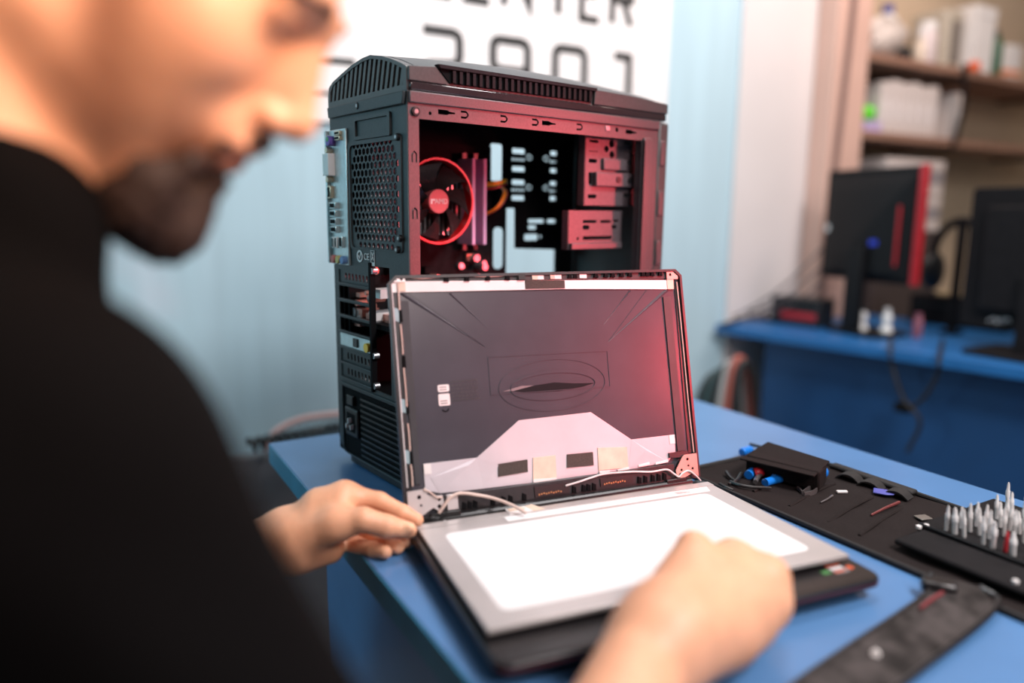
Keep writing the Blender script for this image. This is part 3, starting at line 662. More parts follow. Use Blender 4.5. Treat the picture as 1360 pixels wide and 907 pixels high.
flat('white_tape', [(.1435, .0168), (.1716, .0185), (.1720, .0225), (.1440, .0242)], m_tapew, .0026)
flat('white_tape', [(.2255, .0150), (.2390, .0160), (.2390, .0225), (.2255, .0232)], m_tapew, .0026)
flat('white_tape', [(.2490, .0150), (.2640, .0170), (.2640, .0235), (.2490, .0220)], m_tapew, .0026)
for a, c in ((.277, .292), (.300, .3175)): flat('white_tape', [(a, .0215), (c, .0225), (c, .0255), (a, .0240)], m_tapew, .0022)
for x0, z0 in ((.0236, .0440), (.3225, .0430)): flat('white_tape', [(x0, z0), (x0+.0075, z0), (x0+.0075, z0+.0105), (x0, z0+.0105)], m_tapew, .0016)
# bottom rail with clips and circuit strips
MB().box(.036, .324, -.0010, Y0+.0004, -.0080, .0205).build('bottom_rail', m_rim, ld, bev=.0012)
MB().box(.020, .340, -.0022, .0060, -.0130, -.0070).build('bottom_lip', m_lap, ld, bev=.001)
for x in (.060, .066, .072, .092, .104, .112, .128, .188, .200, .206, .213, .272, .280, .290, .298, .306):
    flat('rail_clip', [(x, .004), (x+.0045, .003), (x+.005, .0095), (x+.001, .0115)], m_dark, .0062)
for x0, x1, z0, z1 in ((.1432, .1845, .0050, .0160), (.2240, .2660, .0060, .0150)):
    MB().box(x0, x1, -.0022, 0, z0, z1).build('circuit_strip', m_gcb, ld)
    for j in range(10):
        x = x0+.004+j*.0029; MB().box(x, x+.0017, -.0028, -.0021, z0+.0015+.0004*(j % 3), z0+.0033+.0004*(j % 3)).build('contact', m_cu, ld)
# hinge plates
plate('hinge_plate', [(.0030, .0295), (.0205, .0300), (.0225, .0330), (.0240, .0240), (.0300, .0215), (.0395, .0215), (.0410, .0110), (.0345, .0060), (.0290, .0100), (.0160, .0030), (.0080, .0035), (.0030, .0120)],
      [circ(.0150, .0225, .0022, 12), circ(.0165, .0140, .0013, 10), circ(.0360, .0175, .0018, 10), circ(.0355, .0105, .0022, 12), circ(.0075, .0075, .0014, 10)], .0014, m_brk, ld, 'y', -.0025)
plate('hinge_plate', [(.3240, .0125), (.3345, .0265), (.3380, .0290), (.3550, .0290), (.3550, .0020), (.3480, .0070), (.3330, .0020), (.3250, .0050)],
      [circ(.3415, .0235, .0018, 10), circ(.3420, .0160, .0014, 10), circ(.3320, .0120, .0016, 10), circ(.3475, .0120, .0016, 10), circ(.3300, .0070, .0018, 10)], .0014, m_brkc, ld, 'y', -.0025)
flat('foam_corner', [(.3190, .0330), (.3450, .0330), (.3450, .0275), (.3350, .0275), (.3335, .0262), (.3190, .0275)], m_rim, .0040)
MB().box(.0440, .0560, -.0030, 0, .0050, .0210).build('hinge_bracket', m_brk, ld, bev=.0006)
MB().box(.0250, .0580, -.0040, 0, -.0060, .0045).build('hinge_block', m_black, ld, bev=.001)
MB().box(.3100, .3380, -.0040, 0, -.0070, .0030).build('hinge_block', m_black, ld, bev=.001)
# wires over the bottom rail
MB().tube([(.0340, -.004, .0040), (.0400, -.0055, .0110), (.0470, -.006, .0185), (.0580, -.006, .0212), (.0740, -.008, .0178), (.0919, -.012, .0121), (.1080, -.022, .0040), (.1180, -.034, -.0040)], .0017, 8).build('display_cable', m_wire, ld, smooth=True)
MB().tube([(.0200, -.0045, .0300), (.0260, -.005, .0265), (.0330, -.005, .0205), (.0390, -.005, .0195)], .0009, 6).build('antenna_wire', m_wire, ld, smooth=True)
for k in range(3): MB().tube([(.0180, -.004, .0000-.001*k), (.0260, -.006, .0010-.0015*k), (.0330, -.006, -.0005-.0015*k), (.0420, -.005, .0040-.001*k)], .0009, 6).build('black_wire', m_black, ld, smooth=True)
MB().tube([(.1800, -.003, .0130), (.1980, -.0035, .0155), (.2126, -.0035, .0180), (.2300, -.004, .0200), (.2643, -.004, .0182), (.2900, -.004, .0150), (.3109, -.004, .0150), (.3200, -.0045, .0090), (.3260, -.005, .0048), (.3310, -.005, .0080), (.3407, -.0045, .0100), (.3500, -.005, .0030), (.3558, -.005, -.0035)], .0011, 6).build('antenna_wire', m_wwire, ld, smooth=True)

# ================================================================== DISPLAY PANEL lying on the laptop
m_pframe = mat('panel_grey_metal', (.52, .48, .47), .34, .35, var=.03, scale=30)
m_sheet = mat('panel_white_reflector', (.86, .84, .84), .35, var=.01, scale=20)
PY = -.147
dp = thing('display_panel', 'grey display panel with white backing sheet lying face down on the laptop', 'display panel', (.2422, .4453, .0252), PY)
PW, PDp = .351, .2113
pt = math.asin(.005/PDp)
pf = MB().box(0, PW, 0, PDp, -.0, .0040).build('panel_frame', m_pframe, dp, bev=.0008)
pf.rotation_euler = (-pt, 0, 0)
MB().box(.0008, PW-.0008, .0008, PDp-.0008, -.0012, -.0001).build('glass_edge', m_black, pf)
MB().prism(rrect(.0200, .3270, .0215, .1800, .008, 6), .0040, .0043).build('reflector_sheet', m_sheet, pf)
MB().box(.0, PW, .1995, PDp, .0040, .0046).build('rear_strip', m_pframe, pf, bev=.0003)
MB().prism([(.090, .1870), (.335, .1850), (.340, .1985), (.090, .1990)], .0040, .0042).build('clear_film', m_sheet, pf)
MB().prism([(.290, .1880), (.322, .1880), (.322, .1960), (.290, .1960)], .0042, .0044).build('paper_label', m_tapew, pf)
for j in range(3): MB().box(.294, .312-.004*j, .1895+.002*j, .1903+.002*j, .0044, .0045).build('label_print', m_grey, pf)
m_brown = mat('brown_film', (.20, .15, .13), .3, var=.15, scale=30)
MB().prism([(.0020, PDp-.001), (.335, PDp-.001), (.338, PDp+.0150), (.0150, PDp+.0120)], .0005, .0012).build('driver_film', m_brown, pf)
MB().prism([(.032, PDp+.0002), (.034, PDp+.0002), (.0335, PDp+.010), (.0315, PDp+.010)], .0012, .0018).build('film_tab', m_tapew, pf)
MB().prism([(.098, .2010), (.124, .2020), (.120, .2170), (.098, .2160)], .0046, .0054).build('connector_tape', m_tapew, pf)
MB().prism([(.100, .2080), (.118, .2085), (.116, .2150), (.100, .2145)], .0054, .0060).build('connector_label', m_tapec, pf)
MB().prism([(.122, .2020), (.138, .2030), (.130, .2200), (.119, .2170)], .0046, .0050).build('tape_piece', m_tapec, pf)
# ================================================================== TOOL ROLL, BITS AND TOOLS
m_fab = mat('black_woven_fabric', (.016, .011, .0105), .9, spec=.2, var=.3, scale=900, bump=.5, bscale=1100)
m_bind = mat('black_binding_tape', (.012, .010, .010), .7, var=.2, scale=300)
m_bluep = mat('bright_blue_plastic', (.010, .20, .72), .3, coat=.2)
m_redp = mat('red_plastic', (.50, .02, .03), .35)
m_tool = mat('tool_steel', (.46, .42, .42), .28, .85)
m_bit = mat('bit_steel', (.88, .84, .82), .3, .15)
tm = thing('tool_roll', 'black fabric tool roll spread open on the blue table', 'tool roll', (.660, .20, 0))
MW, MD = .197, .492
# slightly wavy cloth
nx, ny = 24, 60; v = []; f = []
for layer in (0, 1):
    for j in range(ny+1):
        for i in range(nx+1):
            x = MW*i/nx; y = MD*j/ny
            h = .0022+.0007*math.sin(y*90+x*20)+.0005*math.sin(x*120+y*14)
            v.append((x, y, h if layer else .0003))
n1 = (nx+1)*(ny+1)
for j in range(ny):
    for i in range(nx):
        a = j*(nx+1)+i; q = (a, a+1, a+nx+2, a+nx+1); f.append(tuple(n1+k for k in q)); f.append(q[::-1])
ed = [i for i in range(nx+1)]+[j*(nx+1)+nx for j in range(1, ny+1)]+[ny*(nx+1)+i for i in range(nx-1, -1, -1)]+[j*(nx+1) for j in range(ny-1, 0, -1)]
for a, c in zip(ed, ed[1:]+ed[:1]): f.append((a, c, n1+c, n1+a))
ml = MB().add(v, f).build('cloth', m_fab, tm, smooth=True)
for pts in ([(.002, .0, .003), (.002, .25, .0035), (.002, MD, .003)], [(MW-.002, 0, .003), (MW-.002, .25, .004), (MW-.002, MD, .003)], [(0, MD-.002, .003), (.1, MD-.002, .0035), (MW, MD-.002, .003)]):
    MB().tube(pts, .0030, 8).build('edge_binding', m_bind, tm, smooth=True)
# sewn loops and pocket ridges
for y in (.405, .352, .300, .262):
    MB().tube([(.030, y-.01, .0020), (.075, y, .0030), (.115, y+.008, .0030), (.140, y+.012, .0020)], .0020, 6).build('pocket_ridge', m_fab, tm, smooth=True)
for x, y in ((.172, .365), (.172, .335), (.172, .30)):
    MB().ribbon([(x-.004, y+.014, .003), (x-.002, y+.008, .008), (x, y, .0095), (x, y-.008, .008), (x+.002, y-.014, .003)], (.018, .004, 0), .0016).build('elastic_loop', m_bind, tm, smooth=True)
MB().box(.182, .1965, .290, .405, .003, .0095).build('rolled_edge', m_bind, tm, bev=.003)
# folded pouch at the far end
Mp = Matrix.Translation((.092, .405, .0)) @ Matrix.Rotation(math.radians(-79), 4, 'Z')
p0 = np.array([.66, .20, 0])
A = [Vector(onz(*q, z))-Vector(p0) for q, z in (((990, 604), .030), ((1017, 590), .030), ((1099, 616), .030), ((1089, 627), .030))]
B = [Vector((a.x+.004, a.y+.002, .003)) for a in A]
b = MB().add([*B, *A], [(3, 2, 1, 0), (4, 5, 6, 7), (0, 1, 5, 4), (1, 2, 6, 5), (2, 3, 7, 6), (3, 0, 4, 7)])
b.build('folded_pouch', m_fab, tm, bev=.003)
A2 = [a+Vector((-.010 if i in (0, 3) else .004, 0, .0022 if i in (1, 2) else -.004)) for i, a in enumerate(A)]
MB().add([*[a+Vector((0, 0, -.0012)) for a in A2], *[a+Vector((0, 0, .0012)) for a in A2]], [(3, 2, 1, 0), (4, 5, 6, 7), (0, 1, 5, 4), (1, 2, 6, 5), (2, 3, 7, 6), (3, 0, 4, 7)]).build('pouch_flap', m_fab, tm, bev=.0008)
# ---- tools lying on it
def tool_handle(name, a, c, r, mt, label, cat='tool', shaft=None, z=.0):
    a = Vector(a); c = Vector(c); t = thing(name, label, cat, (a.x, a.y, 0))
    o = Vector((a.x, a.y, 0)); MB().tube([a-o, (a+c)/2-o, c-o], r, 12).build('grip', mt, t, smooth=True)
    d = (c-a).normalized()
    MB().cyl(c-o-d*.001, c-o+d*.004, r*1.08, r*.9, 12).build('end_cap', mt, t, bev=.001)
    if shaft: MB().cyl(a-o-d*shaft, a-o, .0018, .0022, 10).build('shaft', m_tool, t)
    return t
zt = .0105
pl_ = thing('pliers', 'small pliers with bright blue grips and red joint on the tool roll', 'pliers', tuple(onz(1010, 632, 0)))
o = Vector(pl_.location)
def rel(u, v_, z): return Vector(onz(u, v_, z))-o
MB().tube([rel(1014, 622, .012), rel(1024, 628, .011), rel(1034, 634, .009)], .0048, 12).build('grip', m_bluep, pl_, smooth=True)
MB().tube([rel(1016, 641, .008), rel(1026, 638, .008), rel(1038, 635, .008)], .0052, 12).build('grip', m_bluep, pl_, smooth=True)
MB().tube([rel(1002, 628, .011), rel(1007, 627, .012), rel(1012, 626, .011)], .0062, 12).build('joint', m_redp, pl_, smooth=True)
MB().tube([rel(1003, 640, .008), rel(1006, 634, .009), rel(1010, 630, .010)], .0030, 8).build('jaw', m_tool, pl_, smooth=True)
tool_handle('driver_stub', rel(994, 631, .009)+o, rel(999, 627, .010)+o, .0058, m_bluep, 'short blue driver end lying left of the red pliers joint')
tool_handle('blue_driver', onz(1076, 634, .008), onz(1092, 627, .009), .0078, m_bluep, 'fat blue handled driver sticking out from under the fabric pouch', 'screwdriver')
tool_handle('blue_driver', onz(996, 597, .010), onz(987, 600, .010), .0058, m_bluep, 'blue handle tip poking out of the far end of the fabric pouch', 'screwdriver', shaft=None)
tag(MB().tube([onz(996, 590, .006), onz(1004, 592, .006), onz(1012, 594, .005)], .0024, 8).build('needle_file', m_black, smooth=True), 'thin black tool tip behind the fabric pouch', 'tool')
for (a, bq, c), lb in ((((965, 627), (970, 634), (978, 640)), 'black bent pick nearest the laptop lid on the tool roll'), (((985, 629), (978, 638), (968, 643)), 'black curved pick crossing the others beside the laptop'), (((956, 643), (964, 647), (974, 651)), 'short black stick lying along the display panel edge'), (((970, 640), (990, 646), (1024, 648)), 'long thin black pick in front of the blue pliers')):
    tag(MB().tube([onz(*a, .006), onz(*bq, .006), onz(*c, .005)], (.0026, .0016), 8).build('spudger', m_black, smooth=True), lb, 'tool')
# tweezers
tz = thing('tweezers', 'silver tweezers lying on the tool roll near the pouch', 'tweezers', tuple(onz(1072, 652, 0)))
o = Vector(tz.location)
for pts in (((1087, 645), (1076, 648), (1066, 655)), ((1088, 648), (1080, 654), (1068, 657))):
    MB().ribbon([rel(*pts[0], .005), rel(*pts[1], .006), rel(*pts[2], .005)], (0, 0, .006), .0016).build('arm', m_tool, tz)
MB().ribbon([rel(1066, 655, .005), rel(1062, 650, .005), rel(1059, 648, .004)], (0, 0, .004), .002).build('tip', m_tool, tz)
tag(MB().box(-.0065, .0065, -.0022, .0022, 0, .003, Matrix.Translation(Vector(onz(1118, 654.5, .0035))) @ Matrix.Rotation(-.5, 4, 'Z')).build('metal_clip', m_bit, bev=.0008), 'tiny bright metal strip on the tool roll', 'clip')
tag(MB().tube([onz(1106, 658, .005), onz(1098, 663, .005), onz(1090, 667, .004)], (.0012, .0008), 6).build('probe', m_tool, smooth=True), 'thin grey probe beside the tweezers', 'probe')
tag(MB().tube([onz(1194, 667, .006), onz(1175, 675, .006), onz(1157, 684, .005)], (.0020, .0012), 8).build('driver_shaft', mat('dark_red_steel', (.20, .05, .05), .35, .4), smooth=True), 'thin dark red rod on the tool roll beyond the bit holder', 'rod')
pk = MB().prism([(-.010, -.008), (.004, -.009), (.012, -.005), (.014, 0), (.012, .005), (.004, .009), (-.010, .008)], 0, .0016, 'z', Matrix.Translation(Vector(onz(1172, 654, .005))) @ Matrix.Rotation(-1.0, 4, 'Z'))
tag(pk.build('opening_pick', mat('violet_plastic', (.10, .11, .42), .35), bev=.0005), 'violet plastic opening pick tucked under a black loop', 'opening pick')
tag(MB().box(-.0075, .0075, -.006, .006, 0, .0015, Matrix.Translation(Vector(onz(1226, 688, .0035))) @ Matrix.Rotation(-.3, 4, 'Z')).build('metal_plate', mat('dull_metal', (.22, .20, .18), .4, .5), bev=.0004), 'dull grey metal tab next to the bit holder', 'plate')
# ---- bit holder with its bits
bh = thing('bit_holder', 'black bit holder with rows of screwdriver bits on the tool roll', 'bit holder', (.742, .255, .0078))
holder = MB().box(0, .148, 0, .168, 0, .0080).build('tray', m_blackm, bh, bev=.002)
MB().box(-.052, -.001, .0, .160, 0, .0060).build('hinged_cover', m_blackm, bh, bev=.003)
MB().tube([(.002, .166, .008), (.0005, .08, .008), (.002, .002, .008)], .0018, 6).build('rim', m_black, bh, smooth=True)
for x, y in ((-.006, .162), (.004, .16), (-.044, .05)): MB().cyl((x, y, .006), (x, y, .0095), .0028, n=10).build('rivet', m_bit, bh, bev=.0006)
rn = random.Random(11); holes_ = []
bmb = MB(); bmb.lathe([(.0019, 0), (.0019, .012), (.0024, .0125), (.0024, .0185), (.0017, .0195), (.0013, .0255), (.0006, .0275)], n=8); bme = bmb.mesh('screwdriver_bit'); bme.materials.append(m_bit); smooth_mesh(bme)
cnt = 0
for r_ in range(7):
    for c_ in range(16):
        x = .752+r_*.0195; y = .398-c_*.0092-(.0046 if r_ % 2 else 0)
        if rn.random() < .28 or y < .262: continue
        ob = bpy.data.objects.new('screwdriver_bit', bme); COL.objects.link(ob)
        ob.location = (x, y, .0158); k = .85+rn.random()*.3; ob.scale = (1.0+.35*(r_ == 0)*(c_ % 2), 1.0+.35*(r_ == 0)*(c_ % 2), k)
        ob.rotation_euler = ((rn.random()-.5)*.12, -.10+(rn.random()-.5)*.12, 0)
        tag(ob, 'small silver screwdriver bit standing in the black bit holder', 'screwdriver bit', 'bits in the black holder')
tag(MB().lathe([(.0020, 0), (.0020, .008), (.0017, .009), (.0015, .018), (.0006, .021)], (.7535, .3415, .0158), 10).build('screwdriver_bit', m_redp, smooth=True), 'red screwdriver bit in the first row of the holder', 'screwdriver bit')
# ---- loose dark bezel strip in the front right
m_camo = mat('mottled_black_film', (.006, .005, .005), .5, col2=(.060, .050, .049), scale=55, spec=.25)
bz = thing('bezel_strip', 'dark mottled plastic bezel strip lying in front of the tool roll', 'bezel', tuple(onz(1200, 840, 0)))
o = Vector(bz.location)
def zz(u, v_, z=0.): return Vector(onz(u, v_, z))-o
L_ = [zz(1236, 778), zz(1226, 803), zz(1120, 872), zz(1070, 905), zz(960, 985)]
R_ = [zz(1300, 795), zz(1322, 818), zz(1222, 898), zz(1170, 935), zz(1060, 1015)]
v = []; f = []; zs = [.018, .012, .006, .004, .002]
for i in range(5): v += [L_[i]+Vector((0, 0, zs[i]*.5)), R_[i]+Vector((0, 0, zs[i]*.5)), R_[i]+Vector((0, 0, zs[i]*.5+.003)), L_[i]+Vector((0, 0, zs[i]*.5+.003))]
for i in range(4):
    for k in range(4): f.append((i*4+k, i*4+(k+1) % 4, i*4+4+(k+1) % 4, i*4+4+k))
f += [(3, 2, 1, 0), (16, 17, 18, 19)]
MB().add(v, f).build('strip', m_camo, bz, bev=.0008)
for S_ in (L_, R_): MB().tube([p+Vector((0, 0, z*.5+.0025)) for p, z in zip(S_, zs)], .0024, 8).build('raised_edge', m_lap, bz, smooth=True)
MB().tube([zz(1222, 808, .012), zz(1236, 797, .014), zz(1252, 787, .016)], .0018, 8).build('red_edge', mat('deep_red_plastic', (.16, .015, .02), .4), bz, smooth=True)
MB().box(-.014, .014, -.008, .008, 0, .010, Matrix.Translation(zz(1246, 785, .006)) @ Matrix.Rotation(-.9, 4, 'Z')).build('end_block', m_lap, bz, bev=.003)
MB().cyl(zz(1163, 868, .0045), zz(1163, 868, .008), .0035, n=12).build('screw', m_bit, bz, bev=.0006)
# ================================================================== FAR DESK AND ITS THINGS
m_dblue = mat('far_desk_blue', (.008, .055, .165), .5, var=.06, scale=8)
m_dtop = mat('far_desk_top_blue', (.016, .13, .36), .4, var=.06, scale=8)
DYAW = math.atan2(1.815-1.690, 1.655-.833)
fd = thing('far_desk', 'deep blue desk in the background below the monitors', 'desk', (1.690, 1.645, -.75), DYAW)
# local: -y runs towards the camera, +x away from its front edge
def wl(x, y): d = Vector((x-1.690, y-1.645, 0)); c, s_ = math.cos(-DYAW), math.sin(-DYAW); return (d.x*c-d.y*s_, d.x*s_+d.y*c)
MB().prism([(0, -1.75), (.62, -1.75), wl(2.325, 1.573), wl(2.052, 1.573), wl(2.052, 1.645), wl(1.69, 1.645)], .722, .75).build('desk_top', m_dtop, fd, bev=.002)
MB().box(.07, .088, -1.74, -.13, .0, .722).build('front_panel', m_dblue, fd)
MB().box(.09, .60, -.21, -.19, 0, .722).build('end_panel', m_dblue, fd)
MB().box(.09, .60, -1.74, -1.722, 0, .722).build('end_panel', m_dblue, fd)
def onD(u, v_, z=0.): return tuple(onz(u, v_, z))
# monitor seen from behind
m_mon = mat('monitor_back_black', (.005, .005, .006), .55, var=.1, scale=80, spec=.2)
m_monred = mat('monitor_red_edge', (.40, .012, .02), .35)
mA = Vector(onx(1095, 303, 1.955)); mB_ = Vector(onx(1222, 297, 1.90))
mdir = (Vector((mB_.x, mB_.y, 0))-Vector((mA.x, mA.y, 0))); mw = mdir.length; mang = math.atan2(mdir.y, mdir.x)
cen = Vector(((mA.x+mB_.x)/2, (mA.y+mB_.y)/2, 0))
mo = thing('monitor', 'black monitor with red side edge seen from behind on the far desk', 'monitor', (cen.x, cen.y, 0), mang)
h = mw/2
bk = MB()
bk.prism(rrect(-h, h, .150, .462, .006, 3), 0, .016, 'y'); bk.build('screen_housing', m_mon, mo, bev=.002)
MB().add([(-h+.012, -.0005, .158), (h-.02, -.0005, .158), (h-.02, -.0005, .445), (-h+.012, -.0005, .445), (-h+.05, -.022, .175), (h-.05, -.022, .175), (h-.05, -.022, .40), (-h+.05, -.022, .40)], [(0, 1, 2, 3), (7, 6, 5, 4), (0, 4, 5, 1), (1, 5, 6, 2), (2, 6, 7, 3), (3, 7, 4, 0)]).build('back_bulge', m_mon, mo, bev=.003)
MB().box(h-.014, h+.002, -.003, .018, .150, .464).build('red_edge', m_monred, mo, bev=.002)
MB().box(h-.050, h-.044, -.0245, -.020, .20, .36).build('red_line', m_monred, mo)
MB().box(.03, .055, -.024, -.020, .252, .266).build('blue_badge', mat('badge_blue', (.02, .05, .6), .4), mo)
MB().box(-h+.02, -h+.032, -.014, -.004, .285, .305).build('white_sticker', m_white, mo)
MB().box(-.028, .028, -.045, -.022, .012, .25).build('stand_neck', m_mon, mo, bev=.004)
MB().prism(rrect(-.09, .10, -.055, .09, .03, 5), 0, .012).build('stand_base', m_mon, mo, bev=.002)
# black box with a red strip
q = onD(1095, 433); d_ = thing('desktop_device', 'low black box with a red front strip on the far desk', 'device', (q[0]-.01, q[1]+.055, 0), DYAW)
MB().box(-.07, .02, -.075, .085, 0, .085).build('case', m_black, d_, bev=.004)
MB().box(-.0735, -.069, -.065, .05, .022, .042).build('red_strip', m_monred, d_, bev=.001)
for k in range(3): MB().box(-.0715, -.069, -.065, .075, .052+k*.009, .056+k*.009).build('vent_line', m_blackm, d_)
# flat black box further right carrying a cream stick
q = onD(1235, 436); d2 = thing('flat_box', 'flat black box at the foot of the monitor on the far desk', 'box', (q[0]+.14, q[1], 0), DYAW)
MB().box(-.06, .12, -.16, .12, 0, .092).build('case', m_blackm, d2, bev=.004)
MB().box(-.062, -.059, -.15, .11, .06, .064).build('lid_seam', m_black, d2)
tag(MB().box(-.012, .012, -.07, .05, .0925, .104, Matrix.Translation(Vector((q[0]+.11, q[1], 0))) @ Matrix.Rotation(DYAW, 4, 'Z')).build('cream_stick', mat('cream_card', (.55, .42, .24), .6), bev=.002), 'cream coloured carton on the flat black box', 'carton')
# small pale figures in front of them
def figure(u, v_, k, label):
    q = onD(u, v_); t = thing('small_bottle', label, 'bottle', q, 0)
    MB().lathe([(.014*k, 0), (.015*k, .004), (.014*k, .022), (.008*k, .030), (.011*k, .040), (.012*k, .055), (.006*k, .064)], n=14).build('body', m_white, t, smooth=True)
    MB().lathe([(.0065*k, .064), (.007*k, .066), (.007*k, .076), (.005*k, .078)], n=12).build('cap', m_black if k < 1 else m_white, t, smooth=True)
figure(1144, 443, .95, 'small white bottle with a dark cap near the far desk edge')
figure(1176, 446, 1.1, 'small all white bottle right of the dark capped one')
tag(MB().lathe([(.011, 0), (.012, .003), (.012, .05), (.009, .055), (.009, .066)], (onz(1217, 448)[0], onz(1217, 448)[1], 0), 14).build('small_tube', mat('rose_plastic', (.30, .10, .14), .5), smooth=True), 'small dull rose tube on the far desk edge', 'tube')
# second black monitor at the right border, and headphones between
q = Vector(onx(1335, 350, 1.98))
m2 = thing('monitor', 'large black monitor cut by the right photo border on the far desk', 'monitor', (q.x, q.y-.03, 0), mang+.12)
MB().prism(rrect(-.13, .25, .055, .405, .012, 4), 0, .022, 'y').build('screen_housing', m_blackm, m2, bev=.003)
MB().box(-.08, .20, -.02, 0, .10, .36).build('back_bulge', m_blackm, m2, bev=.008)
MB().box(.03, .09, -.04, -.015, .008, .2).build('stand_neck', m_blackm, m2, bev=.004)
MB().prism(rrect(-.06, .18, -.11, .07, .03, 5), 0, .010).build('stand_base', m_blackm, m2, bev=.002)
b = MB(); strokes(b, [[(-.055, .072), (-.04, .084), (-.03, .074)], [(-.035, .070), (-.02, .086)], [(-.02, .074), (-.008, .086), (-.002, .078)]], .003, -.0003, .0006, frameM((0, -.0006, 0), (1, 0, 0), (0, 0, 1))); b.build('logo_mark', m_print, m2)
q = Vector(onx(1272, 360, 2.16))
hp = thing('headphones', 'black headphones leaning between the two monitors', 'headphones', (q.x, q.y, 0), mang)
MB().tube([(-.085*math.cos(a), .0, .20+.10*math.sin(a)+.02) for a in [math.pi*k/10 for k in range(11)]], .012, 10).build('headband', m_blackm, hp, smooth=True)
for sx_ in (-1, 1): MB().ell((sx_*.078, 0, .175), (.022, .042, .055)).build('ear_cup', m_black, hp, smooth=True)
MB().box(-.02, .02, -.025, .025, .0, .012).build('stand_foot', m_blackm, hp, bev=.003); MB().box(-.01, .01, -.01, .01, .01, .315).build('stand_post', m_blackm, hp, bev=.003)
# cables
m_cab = mat('black_cable', (.015, .014, .015), .5)
def cable(name, pts, r, label, mt=None): tag(MB().tube(pts, r, 8).build(name, mt or m_cab, smooth=True), label, 'cable')
dx = .0
cable('hanging_cable', [Vector(onz(1186, 440)), Vector(onz(1184, 462, .006))+Vector((-.004, 0, 0)), Vector(onx(1186, 490, 1.735)), Vector(onx(1200, 530, 1.74)), Vector(onx(1222, 560, 1.75)), Vector(onx(1205, 600, 1.75))], .005, 'black cable hanging in a loop from the far desk edge')
cable('hanging_cable', [Vector(onz(1252, 452)), Vector(onz(1249, 474, .006))+Vector((-.004, 0, 0)), Vector(onx(1244, 500, 1.755)), Vector(onx(1225, 530, 1.76)), Vector(onx(1205, 545, 1.76))], .005, 'black cable with a plug hanging right of the looped one')
tag(MB().box(-.014, .014, -.018, .018, -.012, .012, Matrix.Translation(Vector(onx(1200, 541, 1.762)))).build('cable_plug', m_blackm, bev=.003), 'black plug dangling in front of the far desk panel', 'plug')
for k, (a, c, d, e) in enumerate((((968, 424), (1010, 402), (1050, 372), (1092, 330)), ((975, 420), (1025, 405), (1060, 380), (1095, 352)), ((985, 424), (1030, 412), (1062, 398), (1090, 375)))):
    cable('desk_cable', [Vector(onz(*a, .006)), Vector(ony(*c, 1.56)), Vector(ony(*d, 1.50)), Vector(onx(*e, 1.965))], .0035, ('grey cable rising from the desk end to the monitor, topmost', 'grey cable rising to the monitor, middle of three', 'grey cable rising to the monitor, lowest of three')[k], mat('grey_cable', (.10, .08, .08), .5))
cable('desk_cable', [Vector(onz(960, 432, .004)), Vector(onz(1000, 421, .006)), Vector(onz(1030, 426, .006)), Vector(onz(1062, 430, .006))], .007, 'dark cable lying along the far desk end', m_cab)
q = onz(1003, 425); tag(MB().tube([(q[0]+.03*math.cos(a), q[1]+.03*math.sin(a), .008+.004*k/10) for k, a in enumerate([.6*j for j in range(22)])], .006, 8).build('cable_coil', mat('grey_brown_cable', (.20, .15, .15), .5), smooth=True), 'coiled grey brown cable on the far desk end', 'cable')
# bundle of cables hanging between the table and the far desk
for k in range(6):
    u = 952+k*8
    rr = random.Random(k); c = [(.02, .02, .02), (.03, .06, .06), (.02, .02, .02), (.42, .40, .38), (.40, .10, .07), (.02, .02, .02), (.015, .015, .02)][k]
    lbl = ['outermost left black', 'dark teal', 'second black', 'pale grey', 'rust red', 'rightmost black', ''][k]
    top = 478+abs(k-4)*5; w2 = 10+k*1.5
    yb_ = 1.50-.025*k
    cable('bundle_cable', [(float(ony(u-44+k*3, 700, yb_)[0]), yb_, -.738), (float(ony(u-40+k*3, 660, yb_)[0]), yb_, -.45), ony(u-26+k*2, 540, yb_), ony(u-6, top, yb_), ony(u+9, top+16, yb_), ony(u+14, 560, yb_), (float(ony(u+14, 600, yb_)[0])+.01, yb_, -.45), (float(ony(u+14, 600, yb_)[0])+.02, yb_, -.738)], .010, lbl+' cable in the bundle hanging beside the far desk', mat('bundle_%d' % k, c, .5))
# ================================================================== SHELVES IN THE ALCOVE
m_shelf = mat('shelf_brown_board', (.30, .17, .12), .5, var=.12, scale=10, stretch=(1, 8, 8))
SX0 = 2.226; S1, S2 = .845, .604
for z, nm, lb in ((S1, 'wall_shelf', 'upper brown wall shelf carrying bottles and boxes'), (S2, 'wall_shelf', 'lower brown wall shelf carrying white folders')):
    t = thing(nm, lb, 'shelf', (SX0, 1.835, z-.026))
    MB().box(0, 1.5, -.255, 0, 0, .026).build('board', m_shelf, t, bev=.0015)
    for x in (.52, 1.25): MB().box(x, x+.02, -.25, 0, -.012, 0).build('bracket', m_black, t)
tag(MB().ribbon([(2.745, 1.570, S1+.012), (2.742, 1.566, S1-.03), (2.755, 1.566, .72), (2.735, 1.566, S2+.02), (2.725, 1.567, S2-.02)], (.022, 0, 0), .006).build('shelf_strap', m_blackm), 'black strap hanging between the two brown shelves', 'strap')
cable('pillar_cable', [(2.145, 1.574, 2.0), (2.125, 1.574, 1.2), (2.118, 1.574, .9), (2.098, 1.574, .55), (2.085, 1.574, .25), (2.078, 1.574, .0), (2.076, 1.572, -.5)], .010, 'brown cable running down the salmon pillar', mat('brown_cable', (.22, .13, .11), .55))
def jar(name, x, y, z, prof, mt, label, cat, cap=None, capm=None):
    t = thing(name, label, cat, (x, y, z)); MB().lathe(prof, n=20).build('body', mt, t, smooth=True)
    if cap: MB().lathe(cap, n=16).build('cap', capm, t, smooth=True)
m_clear = mat('hazy_plastic', (.55, .50, .46), .3, var=.2, scale=20)
Z = S1+.0005; YS = 1.68
